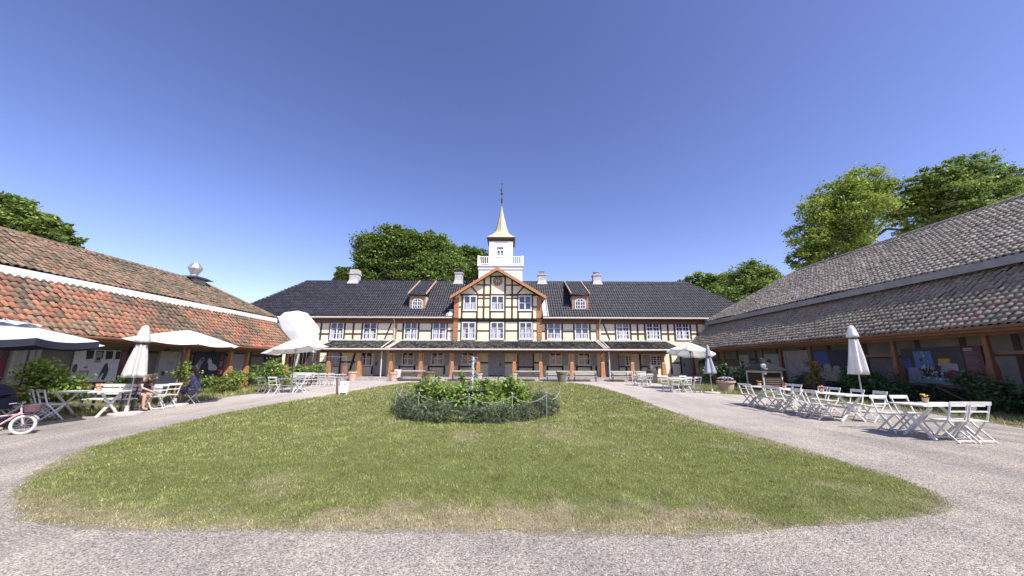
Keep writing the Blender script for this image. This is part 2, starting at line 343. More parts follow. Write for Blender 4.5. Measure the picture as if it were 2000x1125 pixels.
def blades(name, poly, cells, h=(.02, .046)):
    """grass blades: cells = list of (y0, y1, count, size factor)"""
    V = []; C = []
    bx0, bx1 = min(p[0] for p in poly) - .25, max(p[0] for p in poly) + .25
    for y0, y1, n, s in cells:
        P = np.c_[rng.uniform(bx0, bx1, int(n)), rng.uniform(y0, y1, int(n))]; ins = inside(poly, P); ed = edge_dist(poly, P); q = ins | ((ed < .22) & (rng.random(len(P)) < .55 * np.exp(-ed / .07))); P = P[q]; ed = np.where(ins[q], ed[q], 0.0)
        k = len(P)
        keep = rng.random(k) < np.clip(.35 + ed / .25, 0, 1) * (1 - .15 * dryness(P, ed)); P = P[keep]; ed = ed[keep]; k = len(P)
        a = rng.uniform(0, 6.283, k); L = rng.uniform(h[0], h[1], k) * (1 + .5 * (s - 1)) * np.clip(.5 + ed * 2, .5, 1); L = L * (.55 + .95 * vnoise(P[:, 0], P[:, 1], 5.5, 23)); w = .0032 * s * rng.uniform(.7, 1.5, k)
        tilt = rng.uniform(.3, 1.5, k); b = rng.uniform(0, 6.283, k); z = gzv(P[:, 1]) + .006
        dx, dy = np.cos(a) * w, np.sin(a) * w
        A = np.c_[P[:, 0] - dx, P[:, 1] - dy, z]; B = np.c_[P[:, 0] + dx, P[:, 1] + dy, z]
        T = np.c_[P[:, 0] + np.cos(b) * L * np.sin(tilt), P[:, 1] + np.sin(b) * L * np.sin(tilt), z + L * np.cos(tilt)]
        V.append(np.stack([A, B, T], 1).reshape(-1, 3)); C.append(np.repeat(lawn_colour(P, ed, k), 3, 0))
    V = np.concatenate(V); C = np.concatenate(C)
    o = npmesh(name, V, np.arange(len(V)).reshape(-1, 3), grassmat, colr=C); o['kind'] = 'stuff'
    o['label'] = 'short mown grass with dry yellow patches'; return o
LD = turf('lawn', LAWN)
blades('lawn_grass', LAWN, [(3.75, 5.2, 200000, 1.0), (5.2, 7, 110000, 1.25), (7, 10, 100000, 1.7), (10, 15, 90000, 2.6), (15, 23, 60000, 4), (23, 32, 35000, 6)])
VL = [(-13.0, 2), (-12.9, 13), (-12.9, 16), (-13.3, 18.2), (-13.4, 20.1), (-13.9, 22.5), (-14.6, 26.8), (-17.5, 27.5), (-17.5, 2)]
VR = [(13.6, 2), (13.7, 10.4), (14.2, 12.9), (13.7, 15), (13.3, 16.8), (12.9, 19.5), (10.8, 21), (10.6, 23.5), (11.2, 26.5), (11.6, 31), (12.4, 33), (18.0, 33), (18.0, 2)]
turf('grass_verge', VL); turf('grass_verge', VR)
blades('verge_grass', VL, [(7, 15, 26000, 2.4), (15, 27, 22000, 3.6)], (.05, .12))
blades('verge_grass', VR, [(7, 15, 34000, 2.2), (15, 33, 40000, 3.4)], (.05, .12))

P = np.c_[rng.uniform(-9, 11, 5200), 2.4 + 11 * rng.random(5200) ** 1.6]; P = P[~inside(LAWN, P)]; k = len(P); r_ = .004 + .012 * rng.random(k) ** 3
oc = np.array([(1, 0, 0), (0, 1, 0), (-1, 0, 0), (0, -1, 0), (0, 0, .7), (0, 0, -.7)]); V = (oc[None] * rng.uniform(.6, 1.3, (k, 6, 3)) * r_[:, None, None] + np.c_[P, gzv(P[:, 1]) + .002][:, None]).reshape(-1, 3)
tri = np.array([(0, 1, 4), (1, 2, 4), (2, 3, 4), (3, 0, 4), (1, 0, 5), (2, 1, 5), (3, 2, 5), (0, 3, 5)]); F = (tri[None] + (np.arange(k) * 6)[:, None, None]).reshape(-1, 3)
o = npmesh('pebbles', V, F, tilemat, colr=np.repeat(np.array([.42, .39, .36]) * rng.uniform(.35, 1.3, (k, 1)), 6, 0)); o['kind'] = 'stuff'; o['label'] = 'loose stones scattered on the gravel'

# ---------------------------------------------------------------- roofs of single tiles
def tile_roof(name, origin, along, up, width, length, tw, th, palette, m, parent, lo=None, hi=None, amp=.03, jit=.006, seed=1, patch=.25, wob=0., rnd=.25):
    """rows of S-shaped pantiles; lo(s)/hi(s) cut the rows at hips"""
    r = np.random.default_rng(seed); O = np.array(origin, float); A = np.array(along, float); A /= np.linalg.norm(A); Up = np.array(up, float); Up /= np.linalg.norm(Up)
    N = np.cross(A, Up); N = N if N[2] > 0 else -N
    nr = int(math.ceil(length / th)); nc = int(math.ceil(width / tw)); th = length / nr; tw = width / nc
    I, J = np.meshgrid(np.arange(nr), np.arange(nc), indexing='ij'); I = I.ravel(); J = J.ravel(); n = len(I)
    s0 = I * th; x0 = J * tw + r.normal(0, jit, n); lf = r.normal(0, jit, n)
    L0 = np.zeros(n) if lo is None else lo(s0); H0 = np.full(n, width) if hi is None else hi(s0)
    ok = (x0 + tw > L0) & (x0 < H0); I, J, s0, x0, lf, L0, H0 = [q[ok] for q in (I, J, s0, x0, lf, L0, H0)]; n = len(I)
    U = np.array([0, .12, .34, .52, .70, 1.03]); Hh = np.array([.05, .75, 1., .75, .08, -.05]) * amp; K = len(U)
    und = (vnoise(x0, s0, .45, seed) - .5) * wob
    X = np.clip(x0[:, None] + U * tw, L0[:, None], H0[:, None])
    def ring(s, h): return O + X[..., None] * A + (np.broadcast_to(s[:, None], X.shape))[..., None] * Up + (h + (lf + und)[:, None])[..., None] * N
    low = ring(s0 - .015, Hh[None, :] + .035); top = ring(s0 + th, Hh[None, :] + 0.); lip = ring(s0 - .015, Hh[None, :] + .005)
    V = np.stack([low, top, lip], 1).reshape(-1, 3); base = (np.arange(n) * 3 * K)[:, None]; k = np.arange(K - 1)[None]
    F1 = np.stack([base + k, base + k + 1, base + K + k + 1, base + K + k], -1).reshape(-1, 4)
    F2 = np.stack([base + 2 * K + k, base + 2 * K + k + 1, base + k + 1, base + k], -1).reshape(-1, 4)
    # colours: neighbouring tiles of one firing lie together, with strays among them
    pal = np.array(palette); t = vnoise(x0, s0, .55, seed + 3) * .65 + vnoise(x0, s0, 2.2, seed + 4) * .35; t = np.clip((t - .5) * 1.5 + .5 + r.normal(0, patch, n), 0, .999)
    Ct = pal[(t * len(pal)).astype(int)] * r.uniform(1 - rnd, 1 + rnd, (n, 1))
    C = np.repeat(Ct, 3 * K, 0)
    # boards under the tiles
    e = np.array([0, length]); l = [0, 0] if lo is None else list(lo(e)); h = [width, width] if hi is None else list(hi(e))
    bd = np.array([O + l[0] * A, O + h[0] * A, O + h[1] * A + length * Up, O + l[1] * A + length * Up]) - .02 * N
    b2 = bd - .10 * N; o0 = len(V); V = np.concatenate([V, bd, b2]); C = np.concatenate([C, np.full((8, 3), .06)])
    F3 = np.array([[0, 1, 2, 3], [7, 6, 5, 4], [0, 4, 5, 1], [1, 5, 6, 2], [2, 6, 7, 3], [3, 7, 4, 0]]) + o0
    return npmesh(name, V, np.concatenate([F1, F2, F3]), m, parent, C)
def ridge_tiles(name, p, q, m, parent, palette, r=.13, step=.38, seed=2):
    rr = np.random.default_rng(seed); p = np.array(p, float); q = np.array(q, float); L = np.linalg.norm(q - p); d = (q - p) / L
    side = np.cross(d, [0, 0, 1]); side /= np.linalg.norm(side); upv = np.cross(side, d); n = int(L / step); V = []; F = []; C = []
    for i in range(n):
        c = np.array(palette[rr.integers(len(palette))]) * rr.uniform(.8, 1.2)
        for e, (s, ra) in enumerate(((i * step, r), (i * step + step * 1.04, r * .86))):
            for k in range(7):
                a = math.pi * k / 6; V.append(p + d * s + side * math.cos(a) * ra + upv * (math.sin(a) * ra - .03)); C.append(c)
        b = i * 14; F += [(b + k, b + k + 1, b + 8 + k, b + 7 + k) for k in range(6)] 
        F.append((b, b + 6, b + 13, b + 7))
    return npmesh(name, np.array(V), np.array(F), m, parent, np.array(C))

# ---------------------------------------------------------------- main house
YW, YG, YP, YE = 36.5, 36.25, 33.5, 33.0          # upper wall, gable wall, post row, portico eave
house = thing('manor_house', 'long half-timbered yellow manor house with black tiled roof, gable and tower', 'house', (-1.7, YW, .25))
FLOOR = .56
def hp(name, mb, m, smooth=False, parent=None): return mb.build(name, m, parent or house, world=True, smooth=smooth)
b = MB(); b.box(-28.2, 24.7, YW, 46.3, .2, 6.2); hp('wall', b, plaster)
xL, _ = W(886, 640, YG); xR, _ = W(1057.6, 640, YG)
_, zap = W(970, 529, YG); xe0, ze0 = W(880, 579, 35.65); xe1, ze1 = W(1066.5, 579.5, 35.65); xa, za = W(971, 523, 35.65)
zg = lambda x: za - .12 - abs(x - xa) * (za - (ze0 + ze1) / 2) / ((xe1 - xe0) / 2)
b = MB(); b.prism([(xL, 3.6), (xR, 3.6), (xR, zg(xR) - .1), (xa, zg(xa) - .1), (xL, zg(xL) - .1)], YG, 41.3); hp('gable_wall', b, plaster)
SL = [(.022, .023, .031), (.027, .028, .038), (.033, .034, .044), (.020, .021, .026)]
length = math.hypot(5.55, 4.85)
UPR = (0, 5.55, 4.85)
tile_roof('roof', (-28.6, 35.95, 6.18), (1, 0, 0), UPR, xL - .03 + 28.6, length, .25, .335, SL, slatemat, house, lambda s: 5 * s / length, None, .045, .004, 3, .35, .03)
tile_roof('roof', (xR + .03, 35.95, 6.18), (1, 0, 0), UPR, 25.1 - xR - .03, length, .25, .335, SL, slatemat, house, None, lambda s: 25.1 - xR - .03 - 5 * s / length, .045, .004, 4, .35, .03)
tile_roof('roof', (xL - .03, 36.45, 6.18 + .5 * 4.85 / 5.55), (1, 0, 0), UPR, xR - xL + .06, length * (5.05 / 5.55), .25, .335, SL, slatemat, house, None, None, .045, .004, 5, .35, .03)
roofdark = mat('dark_roof', (.03, .031, .036), .5, (.04, .04, .045), 8)
b = MB(); A0, A1 = (-28.6, 35.95, 6.1), (25.1, 35.95, 6.1); B0, B1 = (-28.6, 47.05, 6.1), (25.1, 47.05, 6.1); Q0, Q1 = (-23.6, 41.5, 10.95), (20.1, 41.5, 10.95)
b.add([A0, A1, B1, B0, Q0, Q1], [(1, 2, 5), (3, 0, 4), (2, 3, 4, 5), (0, 3, 2, 1)]); hp('roof_back', b, roofdark)
ridge_tiles('ridge_cap', (-23.7, 41.5, 11.0), (20.2, 41.5, 11.0), slatemat, house, SL, .13)
ridge_tiles('ridge_cap', (-28.6, 35.95, 6.15), (-23.6, 41.5, 11.0), slatemat, house, [(.1, .1, .1), (.05, .05, .055)], .12, .45)
ridge_tiles('ridge_cap', (25.1, 35.95, 6.15), (20.1, 41.5, 11.0), slatemat, house, SL, .12, .45)
# gable roof
def tri_slab(xa_, za_, x1_, z1_, y0, y1, t): return [(xa_, y0, za_), (x1_, y0, z1_), (x1_, y1, z1_), (xa_, y1, za_)], t
tile_roof('gable_roof', (xe0, 35.6, ze0), (0, 1, 0), (xa - xe0, 0, za - ze0), 5.6, math.hypot(xa - xe0, za - ze0), .25, .33, SL, slatemat, house, amp=.04, seed=11)
tile_roof('gable_roof', (xe1, 35.6, ze1), (0, 1, 0), (xa - xe1, 0, za - ze1), 5.6, math.hypot(xa - xe1, za - ze1), .25, .33, SL, slatemat, house, amp=.04, seed=12)
b = MB()
for x_, z_ in ((xe0, ze0), (xe1, ze1)):
    s = -1 if x_ < xa else 1
    b.hexa([(xa, 35.5, za + .05), (xa, 35.58, za + .05), (x_ + s * .05, 35.58, z_ + .02), (x_ + s * .05, 35.5, z_ + .02)][::s], [(xa, 35.5, za - .28), (xa, 35.58, za - .28), (x_ + s * .05, 35.58, z_ - .27), (x_ + s * .05, 35.5, z_ - .27)][::s])
hp('barge_board', b, orangewood)
b = MB()
for x_, z_ in ((xe0, ze0), (xe1, ze1)): b.hexa([(xa, 35.6, za - .16), (xa, YG - .01, za - .16), (x_, YG - .01, z_ - .16), (x_, 35.6, z_ - .16)], [(xa, 35.6, za - .13), (xa, YG - .01, za - .13), (x_, YG - .01, z_ - .13), (x_, 35.6, z_ - .13)])
hp('soffit', b, brownwood)
# valley flashings beside the gable
def roofz(y): return 6.18 + (y - 35.95) * 4.85 / 5.55
for s, x_ in ((-1, xL - .05), (1, xR + .05)):
    b = MB()
    for (d0, d1, y0, y1) in ((.12, .52, 36.0, 38.3), (.6, .68, 36.0, 38.3)):
        yy = y1 if s > 0 else (36.9 if d0 < .5 else 36.4)
        b.hexa([(x_ + s * d0, y0, roofz(y0) + .08), (x_ + s * d1, y0, roofz(y0) + .08), (x_ + s * d1, yy, roofz(yy) + .08), (x_ + s * d0, yy, roofz(yy) + .08)], [(x_ + s * d0, y0, roofz(y0) + .11), (x_ + s * d1, y0, roofz(y0) + .11), (x_ + s * d1, yy, roofz(yy) + .11), (x_ + s * d0, yy, roofz(yy) + .11)])
    hp('flashing', b, mat('pale_sheet_metal', (.55, .57, .6), .45, (.42, .44, .47), 5))
# cornice, eaves gutter
b = MB()
for x0, x1 in ((-28.1, xL - .01), (xR + .01, 24.6)):
    b.box(x0, x1, YW - .12, YW + .01, 5.62, 5.98); b.box(x0, x1, 36.0, YW - .12, 5.98, 6.06)
hp('cornice', b, brownwood)
b = MB()
for x0, x1 in ((-28.6, xL - .15), (xR + .15, 25.1)): b.tube([(x0, 35.86, 6.12), (x1, 35.86, 6.12)], .07, 8)
hp('gutter', b, creamtrim)

# timber frame, upper storey
def wx(px, Y=YW): return W(px, 640, Y)[0]
def wz(py, Y=YW, px=970): return W(px, py, Y)[1]
b = MB(); b3 = MB(); g2 = MB()
def post(px, y0, y1, w=.17, gable=False, Y=None):
    Y = Y or (YG if gable else YW); x = wx(px, Y); (g2 if gable else b if px < 970 else b3).box(x - w / 2, x + w / 2, Y - .030, Y + .02, wz(y1, Y, px), wz(y0, Y, px))
def rail(px0, px1, py, h=.15, gable=False):
    Y = YG if gable else YW; z = wz(py, Y, (px0 + px1) / 2); (g2 if gable else b if px0 < 970 else b3).box(wx(px0, Y), wx(px1, Y), Y - .034, Y + .02, z - h / 2, z + h / 2)
def diag(p, q, gable=False, w=.14):
    Y = YG if gable else YW; x0, z0 = W(*p, Y); x1, z1 = W(*q, Y); (g2 if gable else b if p[0] < 970 else b3).bar((x0, Y - .003, z0), (x1, Y - .003, z1), w, .05, up=(0, 1, 0))
for px in (609, 627.5, 645, 673.5, 690.6, 708, 737, 787.6, 817.7, 843.7, 873): post(px, 628, 664)
for px in (1066, 1098, 1121, 1152, 1202, 1231, 1245, 1259, 1290, 1304, 1317, 1348, 1361): post(px, 629, 665)
for a, c, y in ((605, 646, 652), (672, 709, 652), (736, 768, 652), (776, 790, 646), (816, 845, 646), (872, 886, 646), (1058, 1068, 647), (1097, 1122, 647), (1150, 1165, 647), (1174, 1203, 652), (1229, 1261, 652), (1288, 1319, 652), (1346, 1372, 652)): rail(a, c, y)
rail(600, 886, 627.5, .2); rail(1058, 1380, 628.5, .2); diag((765.6, 629), (751, 663)); diag((1177, 630), (1191, 664))
for px in (901, 931, 957, 986, 1012, 1040): post(px, 577, 664, .17, True)
for px in (944, 1000): post(px, 543, 625, .17, True)
for px in (957, 986): post(px, 540, 578, .17, True)
rail(897, 1049, 576, .2, True); rail(895, 1050, 626, .27, True); rail(955, 988, 540, .17, True)
for a, c, y in ((929, 957, 556.5), (986, 1015, 557)): rail(a, c, y, .13, True)
for a, c in ((895, 902), (931, 957), (986, 1012), (1040, 1050)):
    rail(a, c, 599.5, .13, True); rail(a, c, 646, .13, True)
for a, c in ((931, 957), (986, 1012)): rail(a, c, 582.5, .13, True)
for a, c in ((901, 931), (957, 986), (1012, 1040)): rail(a, c, 607.5, .16, True)
diag((921, 560), (933.5, 574.5), True); diag((1023, 560), (1010, 574.5), True)
hp('timber_frame', b, timber); hp('timber_frame', b3, timber); hp('gable_timber_frame', g2, timber)
# boarded corner posts
for px0, px1, y0, y1, Y in ((886, 894.5, 581, 664, YG), (1049.5, 1057.6, 581, 664, YG)):
    b = MB(); z0, z1 = wz(y1, Y, px0), wz(y0, Y, px0); k = 17
    for i in range(k):
        zz = z0 + (z1 - z0) * i / k; b.box(wx(px0, Y) - .02, wx(px1, Y) + .02, Y - .07 - .02 * (i % 2), Y + .3, zz + .012, zz + (z1 - z0) / k - .012)
    hp('corner_boarding', b, orangewood)
for px0, px1 in ((771.5, 775.5), (1164.5, 1169)):
    b = MB(); z0, z1 = wz(664, YW, px0), wz(629, YW, px0)
    for i in range(12):
        zz = z0 + (z1 - z0) * i / 12; b.box(wx(px0), wx(px1), YW - .06 - .015 * (i % 2), YW + .02, zz + .01, zz + (z1 - z0) / 12 - .01)
    hp('corner_boarding', b, orangewood)
for px in (769.5, 1172):
    b = MB(); x = wx(px, 36.2); b.tube([(x, 35.9, 6.05), (x, 36.2, 5.75), (x, 36.38, 5.6), (x, 36.38, 4.1), (x, 35.9, 3.95), (x, YE - .05, 3.05), (x, YE + .3, 2.9), (x, YE + .35, .5)], .05, 8)
    hp('downpipe', b, creamtrim)

# windows: frame with muntins > pane
def window(x0, x1, z0, z1, Y, rows=3, sub=0, cur=.55, arch=0., parent=None):
    w = x1 - x0; f = MB(); fr = .10
    f.box(x0, x1, Y - .06, Y + .02, z0, z0 + fr); f.box(x0, x1, Y - .06, Y + .02, z1 - fr, z1)
    f.box(x0, x0 + fr, Y - .06, Y + .02, z0 + fr, z1 - fr); f.box(x1 - fr, x1, Y - .06, Y + .02, z0 + fr, z1 - fr)
    f.box((x0 + x1) / 2 - .055, (x0 + x1) / 2 + .055, Y - .055, Y + .02, z0 + fr, z1 - fr)
    f.box(x0 - .05, x1 + .05, Y - .10, Y - .06, z0 - .05, z0 + .02)
    hs = (z1 - z0 - 2 * fr) / rows
    for i in range(1, rows): f.box(x0 + fr, x1 - fr, Y - .045, Y, z0 + fr + i * hs - .025, z0 + fr + i * hs + .025)
    if sub:
        for xc in (x0 + w * .25 + .01, x1 - w * .25 - .01): f.box(xc - .022, xc + .022, Y - .042, Y, z0 + fr, z1 - fr)
    p = parent or house
    o = f.build('window', whitep if cur >= 0 else greyp, p, world=True)
    g = MB(); g.box(x0 + .05, x1 - .05, Y - .018, Y + .01, z0 + .05, z1 - .05)
    if cur > 0:
        g.mi = 1; hc = (z1 - z0 - 2 * fr)
        for a, c in ((x0 + fr, (x0 + x1) / 2 - .055), ((x0 + x1) / 2 + .055, x1 - fr)):
            k = (c - a) * random.uniform(.5, .78); off = random.uniform(0, (c - a) - k)
            zc = z0 + fr + hc * cur * random.uniform(.85, 1.12)
            for (zz0, zz1, kk) in ((z0 + fr, zc, k),):
                n = 4
                for i in range(n): g.box(a + off + kk * i / n, a + off + kk * (i + .82) / n, Y - .026 - .004 * (i % 2), Y - .018, zz0, zz1)
    g.build('pane', [glass, curtain], parent or o, world=True); return o
def pxwin(a, c, y0, y1, Y, **k):
    xm = (a + c) / 2; window(wx(a, Y), wx(c, Y), wz(y1, Y, xm), wz(y0, Y, xm), Y, **k)
for a, c in ((646, 672), (710, 737), (790, 816), (845, 872)): pxwin(a, c, 629.5, 663.5, YW)
for a, c in ((902, 929), (958, 984.5), (1014, 1040)): pxwin(a, c, 629, 662.5, YG - .01, cur=.62)
for a, c, q in ((904, 930, .5), (958, 984, .5), (1012.5, 1038.5, 0)): pxwin(a, c, 577.5, 606.5, YG - .01, rows=2, cur=q)
for a, c in ((1068.5, 1095.5), (1122.5, 1149.5)): pxwin(a, c, 630, 663, YW, cur=.33)
for a, c in ((1203, 1228.5), (1261.5, 1288), (1319, 1345.5)): pxwin(a, c, 630.5, 663.5, YW, rows=4, sub=1, cur=.5)

# ground storey behind the posts
YL = YW - .01
b = MB()
def lp(px, y0, y1, w=.18): x = wx(px, YL); b.box(x - w / 2, x + w / 2, YL - .03, YL + .02, wz(y1, YL, px), wz(y0, YL, px))
def lr(a, c, y, h=.15): z = wz(y, YL, (a + c) / 2); b.box(wx(a, YL), wx(c, YL), YL - .034, YL + .02, z - h / 2, z + h / 2)
lr(600, 1350, 684.5, .24)
for px, y0, y1 in ((625, 686, 731), (645.5, 686, 731), (671, 686, 731), (785, 713, 731), (814, 713, 731), (841, 713, 731), (871, 713, 731), (899, 713, 731), (930, 713, 731), (1012, 686, 731), (1041, 686, 731), (1068, 713, 731), (1097, 713, 731), (1124, 713, 731), (1152, 713, 731),
                   (1161, 686, 731), (1204, 686, 731), (1246, 686, 731), (1262, 714, 731), (1277, 714, 731), (1305, 686, 731), (1324, 686, 731), (654, 716, 731), (1219, 714, 731), (706, 714, 731), (733, 714, 731)): lp(px, y0, y1)
for a, c, y in ((606, 646, 708), (646, 671, 715), (672, 700, 707), (706, 734, 715), (784, 815, 716), (841, 872, 716), (898, 931, 716), (939, 956, 708.5), (986, 1012, 708.5), (1012, 1041, 717), (1041, 1052, 708.5), (1067, 1098, 716), (1123, 1153, 716), (1204, 1231, 716), (1246, 1292, 716), (1305, 1324, 709)): lr(a, c, y)
x0, z0 = W(694, 689, YL); x1, z1 = W(682, 727, YL); b.bar((x0, YL - .003, z0), (x1, YL - .003, z1), .2, .05, up=(0, 1, 0))
hp('ground_floor_timber', b, timber)
def lwin(a, c, y0, y1, **k): pxwin(a, c, y0, y1, YL - .03, **k)
for a, c, y0, y1, cu in ((708, 732.5, 687, 714.5, .75), (789, 811.5, 687.5, 714, .8), (845, 869, 687.5, 713, .6), (903.5, 927.5, 687.5, 713, 0), (1072, 1095.5, 687.5, 713, 0), (1127, 1150.5, 688, 713.5, .3)): lwin(a, c, y0, y1, rows=2, cur=cu)
lwin(1217, 1231, 694, 714, rows=4, sub=0, cur=0); lwin(1265, 1290, 694, 714.5, rows=4, sub=1, cur=0)
def shutter(a, c, y0, y1, closed=False):
    x0, x1 = wx(a, YL), wx(c, YL); xm = (a + c) / 2; z0, z1 = wz(y1, YL, xm), wz(y0, YL, xm); s = MB(); n = 2 if closed else 1
    for i in range(n):
        p0 = x0 + (x1 - x0) * i / n + .01; p1 = x0 + (x1 - x0) * (i + 1) / n - .01; s.box(p0, p1, YL - .075, YL - .035, z0, z1)
        for zz in (z0 + .1, z1 - .2): s.box(p0 + .05, p1 - .05, YL - .088, YL - .075, zz, zz + .1)
    hp('shutter', s, greyp)
for a, c in ((776, 788), (812, 820), (831, 844), (870, 880), (889, 903), (928, 936), (1058.5, 1071.5), (1096.5, 1108), (1120, 1126.5), (1151, 1163.5)): shutter(a, c, 688.5, 714)
shutter(647, 670, 687.5, 715, True); shutter(1012.5, 1040, 687.5, 715.5, True); shutter(1204.5, 1217, 695, 715); shutter(1251, 1264, 694, 715)
def door(a, c, y0, y1, hpx, pan=True):
    x0, x1 = wx(a, YL), wx(c, YL); xm = (a + c) / 2; z0, z1 = FLOOR, wz(y0, YL, xm); d = MB()
    d.box(x0 + .14, x1 - .14, YL - .03, YL + .02, z0 + .06, z1 - .14)
    d.box(x0, x0 + .14, YL - .09, YL + .02, z0, z1); d.box(x1 - .14, x1, YL - .09, YL + .02, z0, z1); d.box(x0 + .14, x1 - .14, YL - .09, YL + .02, z1 - .14, z1)
    if pan:
        for q in ((.3, .95), (1.05, 1.75)): d.box(x0 + .28, x1 - .28, YL - .042, YL - .03, z0 + q[0], z0 + q[1])
    o = hp('door', d, greyp); xh = wx(hpx, YL); h = MB(); h.box(xh - .05, xh + .05, YL - .12, YL - .03, z0 + .95, z0 + 1.3); h.tube([(xh, YL - .12, z0 + 1.15), (xh, YL - .16, z0 + 1.15), (xh + .1, YL - .16, z0 + 1.15)], .015, 6)
    h.build('handle', darkmetal, o, world=True); t = MB(); t.box(x0 + .1, x1 - .1, YL - .10, YL - .02, z0 - .02, z0 + .07); t.build('threshold', darkbrown, o, world=True)
door(955, 986.5, 685.5, 731, 977.5); door(736, 759.5, 685.5, 731, 740.5); door(1179, 1203.5, 687, 731, 1183); door(1325.5, 1345.5, 700, 731, 1329, False)
# small lamps over the doors
b = MB()
for px in (971.5, 742): x, z = W(px, 684.5, YL); b.lathe([(.02, z + .12), (.11, z + .08), (.12, z - .02), (.07, z - .08), (.02, z - .09)], 12, (x, YL - .2)); b.tube([(x, YL - .2, z + .1), (x, YL, z + .12)], .015, 6)
hp('door_lamp', b, whitep)

# portico: platform, steps, roof, posts
pl, pr = -17.4, 15.15
b = MB(); b.box(pl, pr, 32.95, YW, .1, FLOOR); hp('platform', b, stone)
b = MB(); b.box(-15.0, -11.9, 32.55, 32.95, .1, .42); b.box(-4.0, 1.0, 32.45, 32.95, .1, .42); b.box(-4.0, 1.0, 32.0, 32.45, .1, .33); hp('step', b, stone)
PT = [(.03, .03, .029), (.045, .044, .042), (.065, .062, .058), (.036, .036, .034), (.10, .095, .085)]
up = (0, YW - .02 - (YE - .08), 3.88 - 2.98)
for x0, x1, sd_ in ((pl, wx(768, 34.5), 21), (wx(775, 34.5), wx(1171, 34.5), 22), (wx(1176, 34.5), pr, 23)):
    tile_roof('portico_roof', (x0, YE - .08, 2.98), (1, 0, 0), up, x1 - x0, math.hypot(up[1], up[2]), .24, .30, PT, tilemat, house, amp=.05, seed=sd_, patch=.4)
for px in (770.0, 1173.5):
    b = MB(); x = wx(px, 34.5)
    for dx in (-.16, 0, .16): b.bar((x + dx, YE - .1, 3.03 + .03), (x + dx, YW - .05, 3.9 + .05), .07, .05)
    hp('roof_gutter', b, creamtrim)
b = MB(); b.tube([(pl, YE - .15, 2.94), (pr, YE - .15, 2.94)], .065, 8); b.box(pl, pr, YW - .13, YW - .04, 3.86, 4.02); hp('portico_gutter', b, creamtrim)
b = MB(); b.box(pl, pr, YP - .13, YP + .13, 2.62, 2.86); b.box(pl, pr, YE - .02, YE + .05, 2.80, 2.93); b.box(pl, pr, YP + .13, YW - .04, 2.84, 2.87)
for i in range(36): x = pl + .3 + i * .9; b.box(x - .06, x + .06, YE + .06, YP - .135, 2.72, 2.84)
hp('portico_beam', b, brownwood)
def porticopost(px, parent, Y=YP, X=None, zb=FLOOR, zt=2.63, k=1., m=None):
    x = X if X is not None else W(px, 720, Y)[0]; q = MB()
    secs = [(zb, .26), (zb + .12, .26), (zb + .14, .22), (zb + (zt - zb) * .60, .165), (zb + (zt - zb) * .66, .115), (zt, .105)]
    V = []
    for z, h in [(z, h * k) for z, h in secs]: V += [(x - h, Y - h, z), (x + h, Y - h, z), (x + h, Y + h, z), (x - h, Y + h, z)]
    F = [(0, 3, 2, 1)]
    for i in range(len(secs) - 1):
        for k in range(4): F.append((i * 4 + k, i * 4 + (k + 1) % 4, i * 4 + 4 + (k + 1) % 4, i * 4 + 4 + k))
    q.add(V, F); return q.build('post', m or orangewood, parent, world=True)
for px in (641.5, 701.5, 763.5, 822, 883, 934.4, 1004.4, 1056, 1117, 1177.2, 1235, 1296): porticopost(px, house, k=.86)

# dormers
def dormer(px0, px1, sd_):
    Y = 37.15; x0, zb = W(px0, 602.5, Y); x1, _ = W(px1, 602.5, Y); zt = W(px0, 578, Y)[1]
    d = thing('dormer', '', 'dormer'); del d['category']; del d['label']; d.parent = house
    f = MB(); xm = (x0 + x1) / 2; f.box(x0, x1, Y, Y + 3.2, zb - .3, zt); f.build('dormer_wall', creamtrim, d, world=True)
    f = MB(); f.box(x0 - .06, x0 + .24, Y - .05, Y, zb - .05, zt); f.box(x1 - .24, x1 + .06, Y - .05, Y, zb - .05, zt); f.box(x0 + .24, x1 - .24, Y - .05, Y, zt - .28, zt); f.box(x0 - .1, x1 + .1, Y - .12, Y, zb - .16, zb - .05); f.build('dormer_frame', mat('dull_brown_frame', (.36, .22, .13), .65, (.28, .16, .09), 4), d, world=True)
    # arched window
    wx0, wx1 = x0 + .24, x1 - .24; wz0, wz1 = zb - .03, zt - .30; n = 9; hs = wz1 - .32
    arc = [(wx0 + (wx1 - wx0) * i / n, hs + .32 * math.sin(math.pi * i / n) ** .7) for i in range(n + 1)]
    f = MB()
    for (a, b2), (c, e) in zip(arc[:-1], arc[1:]): f.bar((a, Y - .06, b2), (c, Y - .06, e), .07, .08, up=(0, 1, 0))
    for xx in (wx0 + .03, xm, wx1 - .03): f.box(xx - .035, xx + .035, Y - .1, Y - .02, wz0, hs + (.3 if xx == xm else 0))
    for xx in (wx0 + (wx1 - wx0) * .26, wx0 + (wx1 - wx0) * .74): f.box(xx - .02, xx + .02, Y - .09, Y - .03, wz0, hs + .24)
    for zz in (wz0 + .03, wz0 + (hs - wz0) * .5, hs): f.box(wx0, wx1, Y - .087, Y - .025, zz - .024, zz + .024)
    w_ = f.build('window', whitep, d, world=True); g = MB(); g.prism([(wx0, wz0)] + [(wx1, wz0)] + arc[::-1], Y - .03, Y - .01); g.build('pane', glass, d, world=True)
    zr = zt + .12; upv = (0, 41.4 - (Y - .35), 10.98 - zr); L = math.hypot(upv[1], upv[2])
    tile_roof('dormer_roof', (x0 - .12, Y - .35, zr), (1, 0, 0), upv, x1 - x0 + .24, L, .24, .33, SL, slatemat, d, amp=.04, seed=sd_)
    f = MB()
    for xx in (x0 - .17, x1 + .17): f.bar((xx, Y - .4, zr + .02), (xx, 41.35, 11.02), .07, .17)
    f.build('barge_board', mat('pale_orange_board', (.55, .40, .27), .6, (.48, .32, .2), 4), d, world=True)
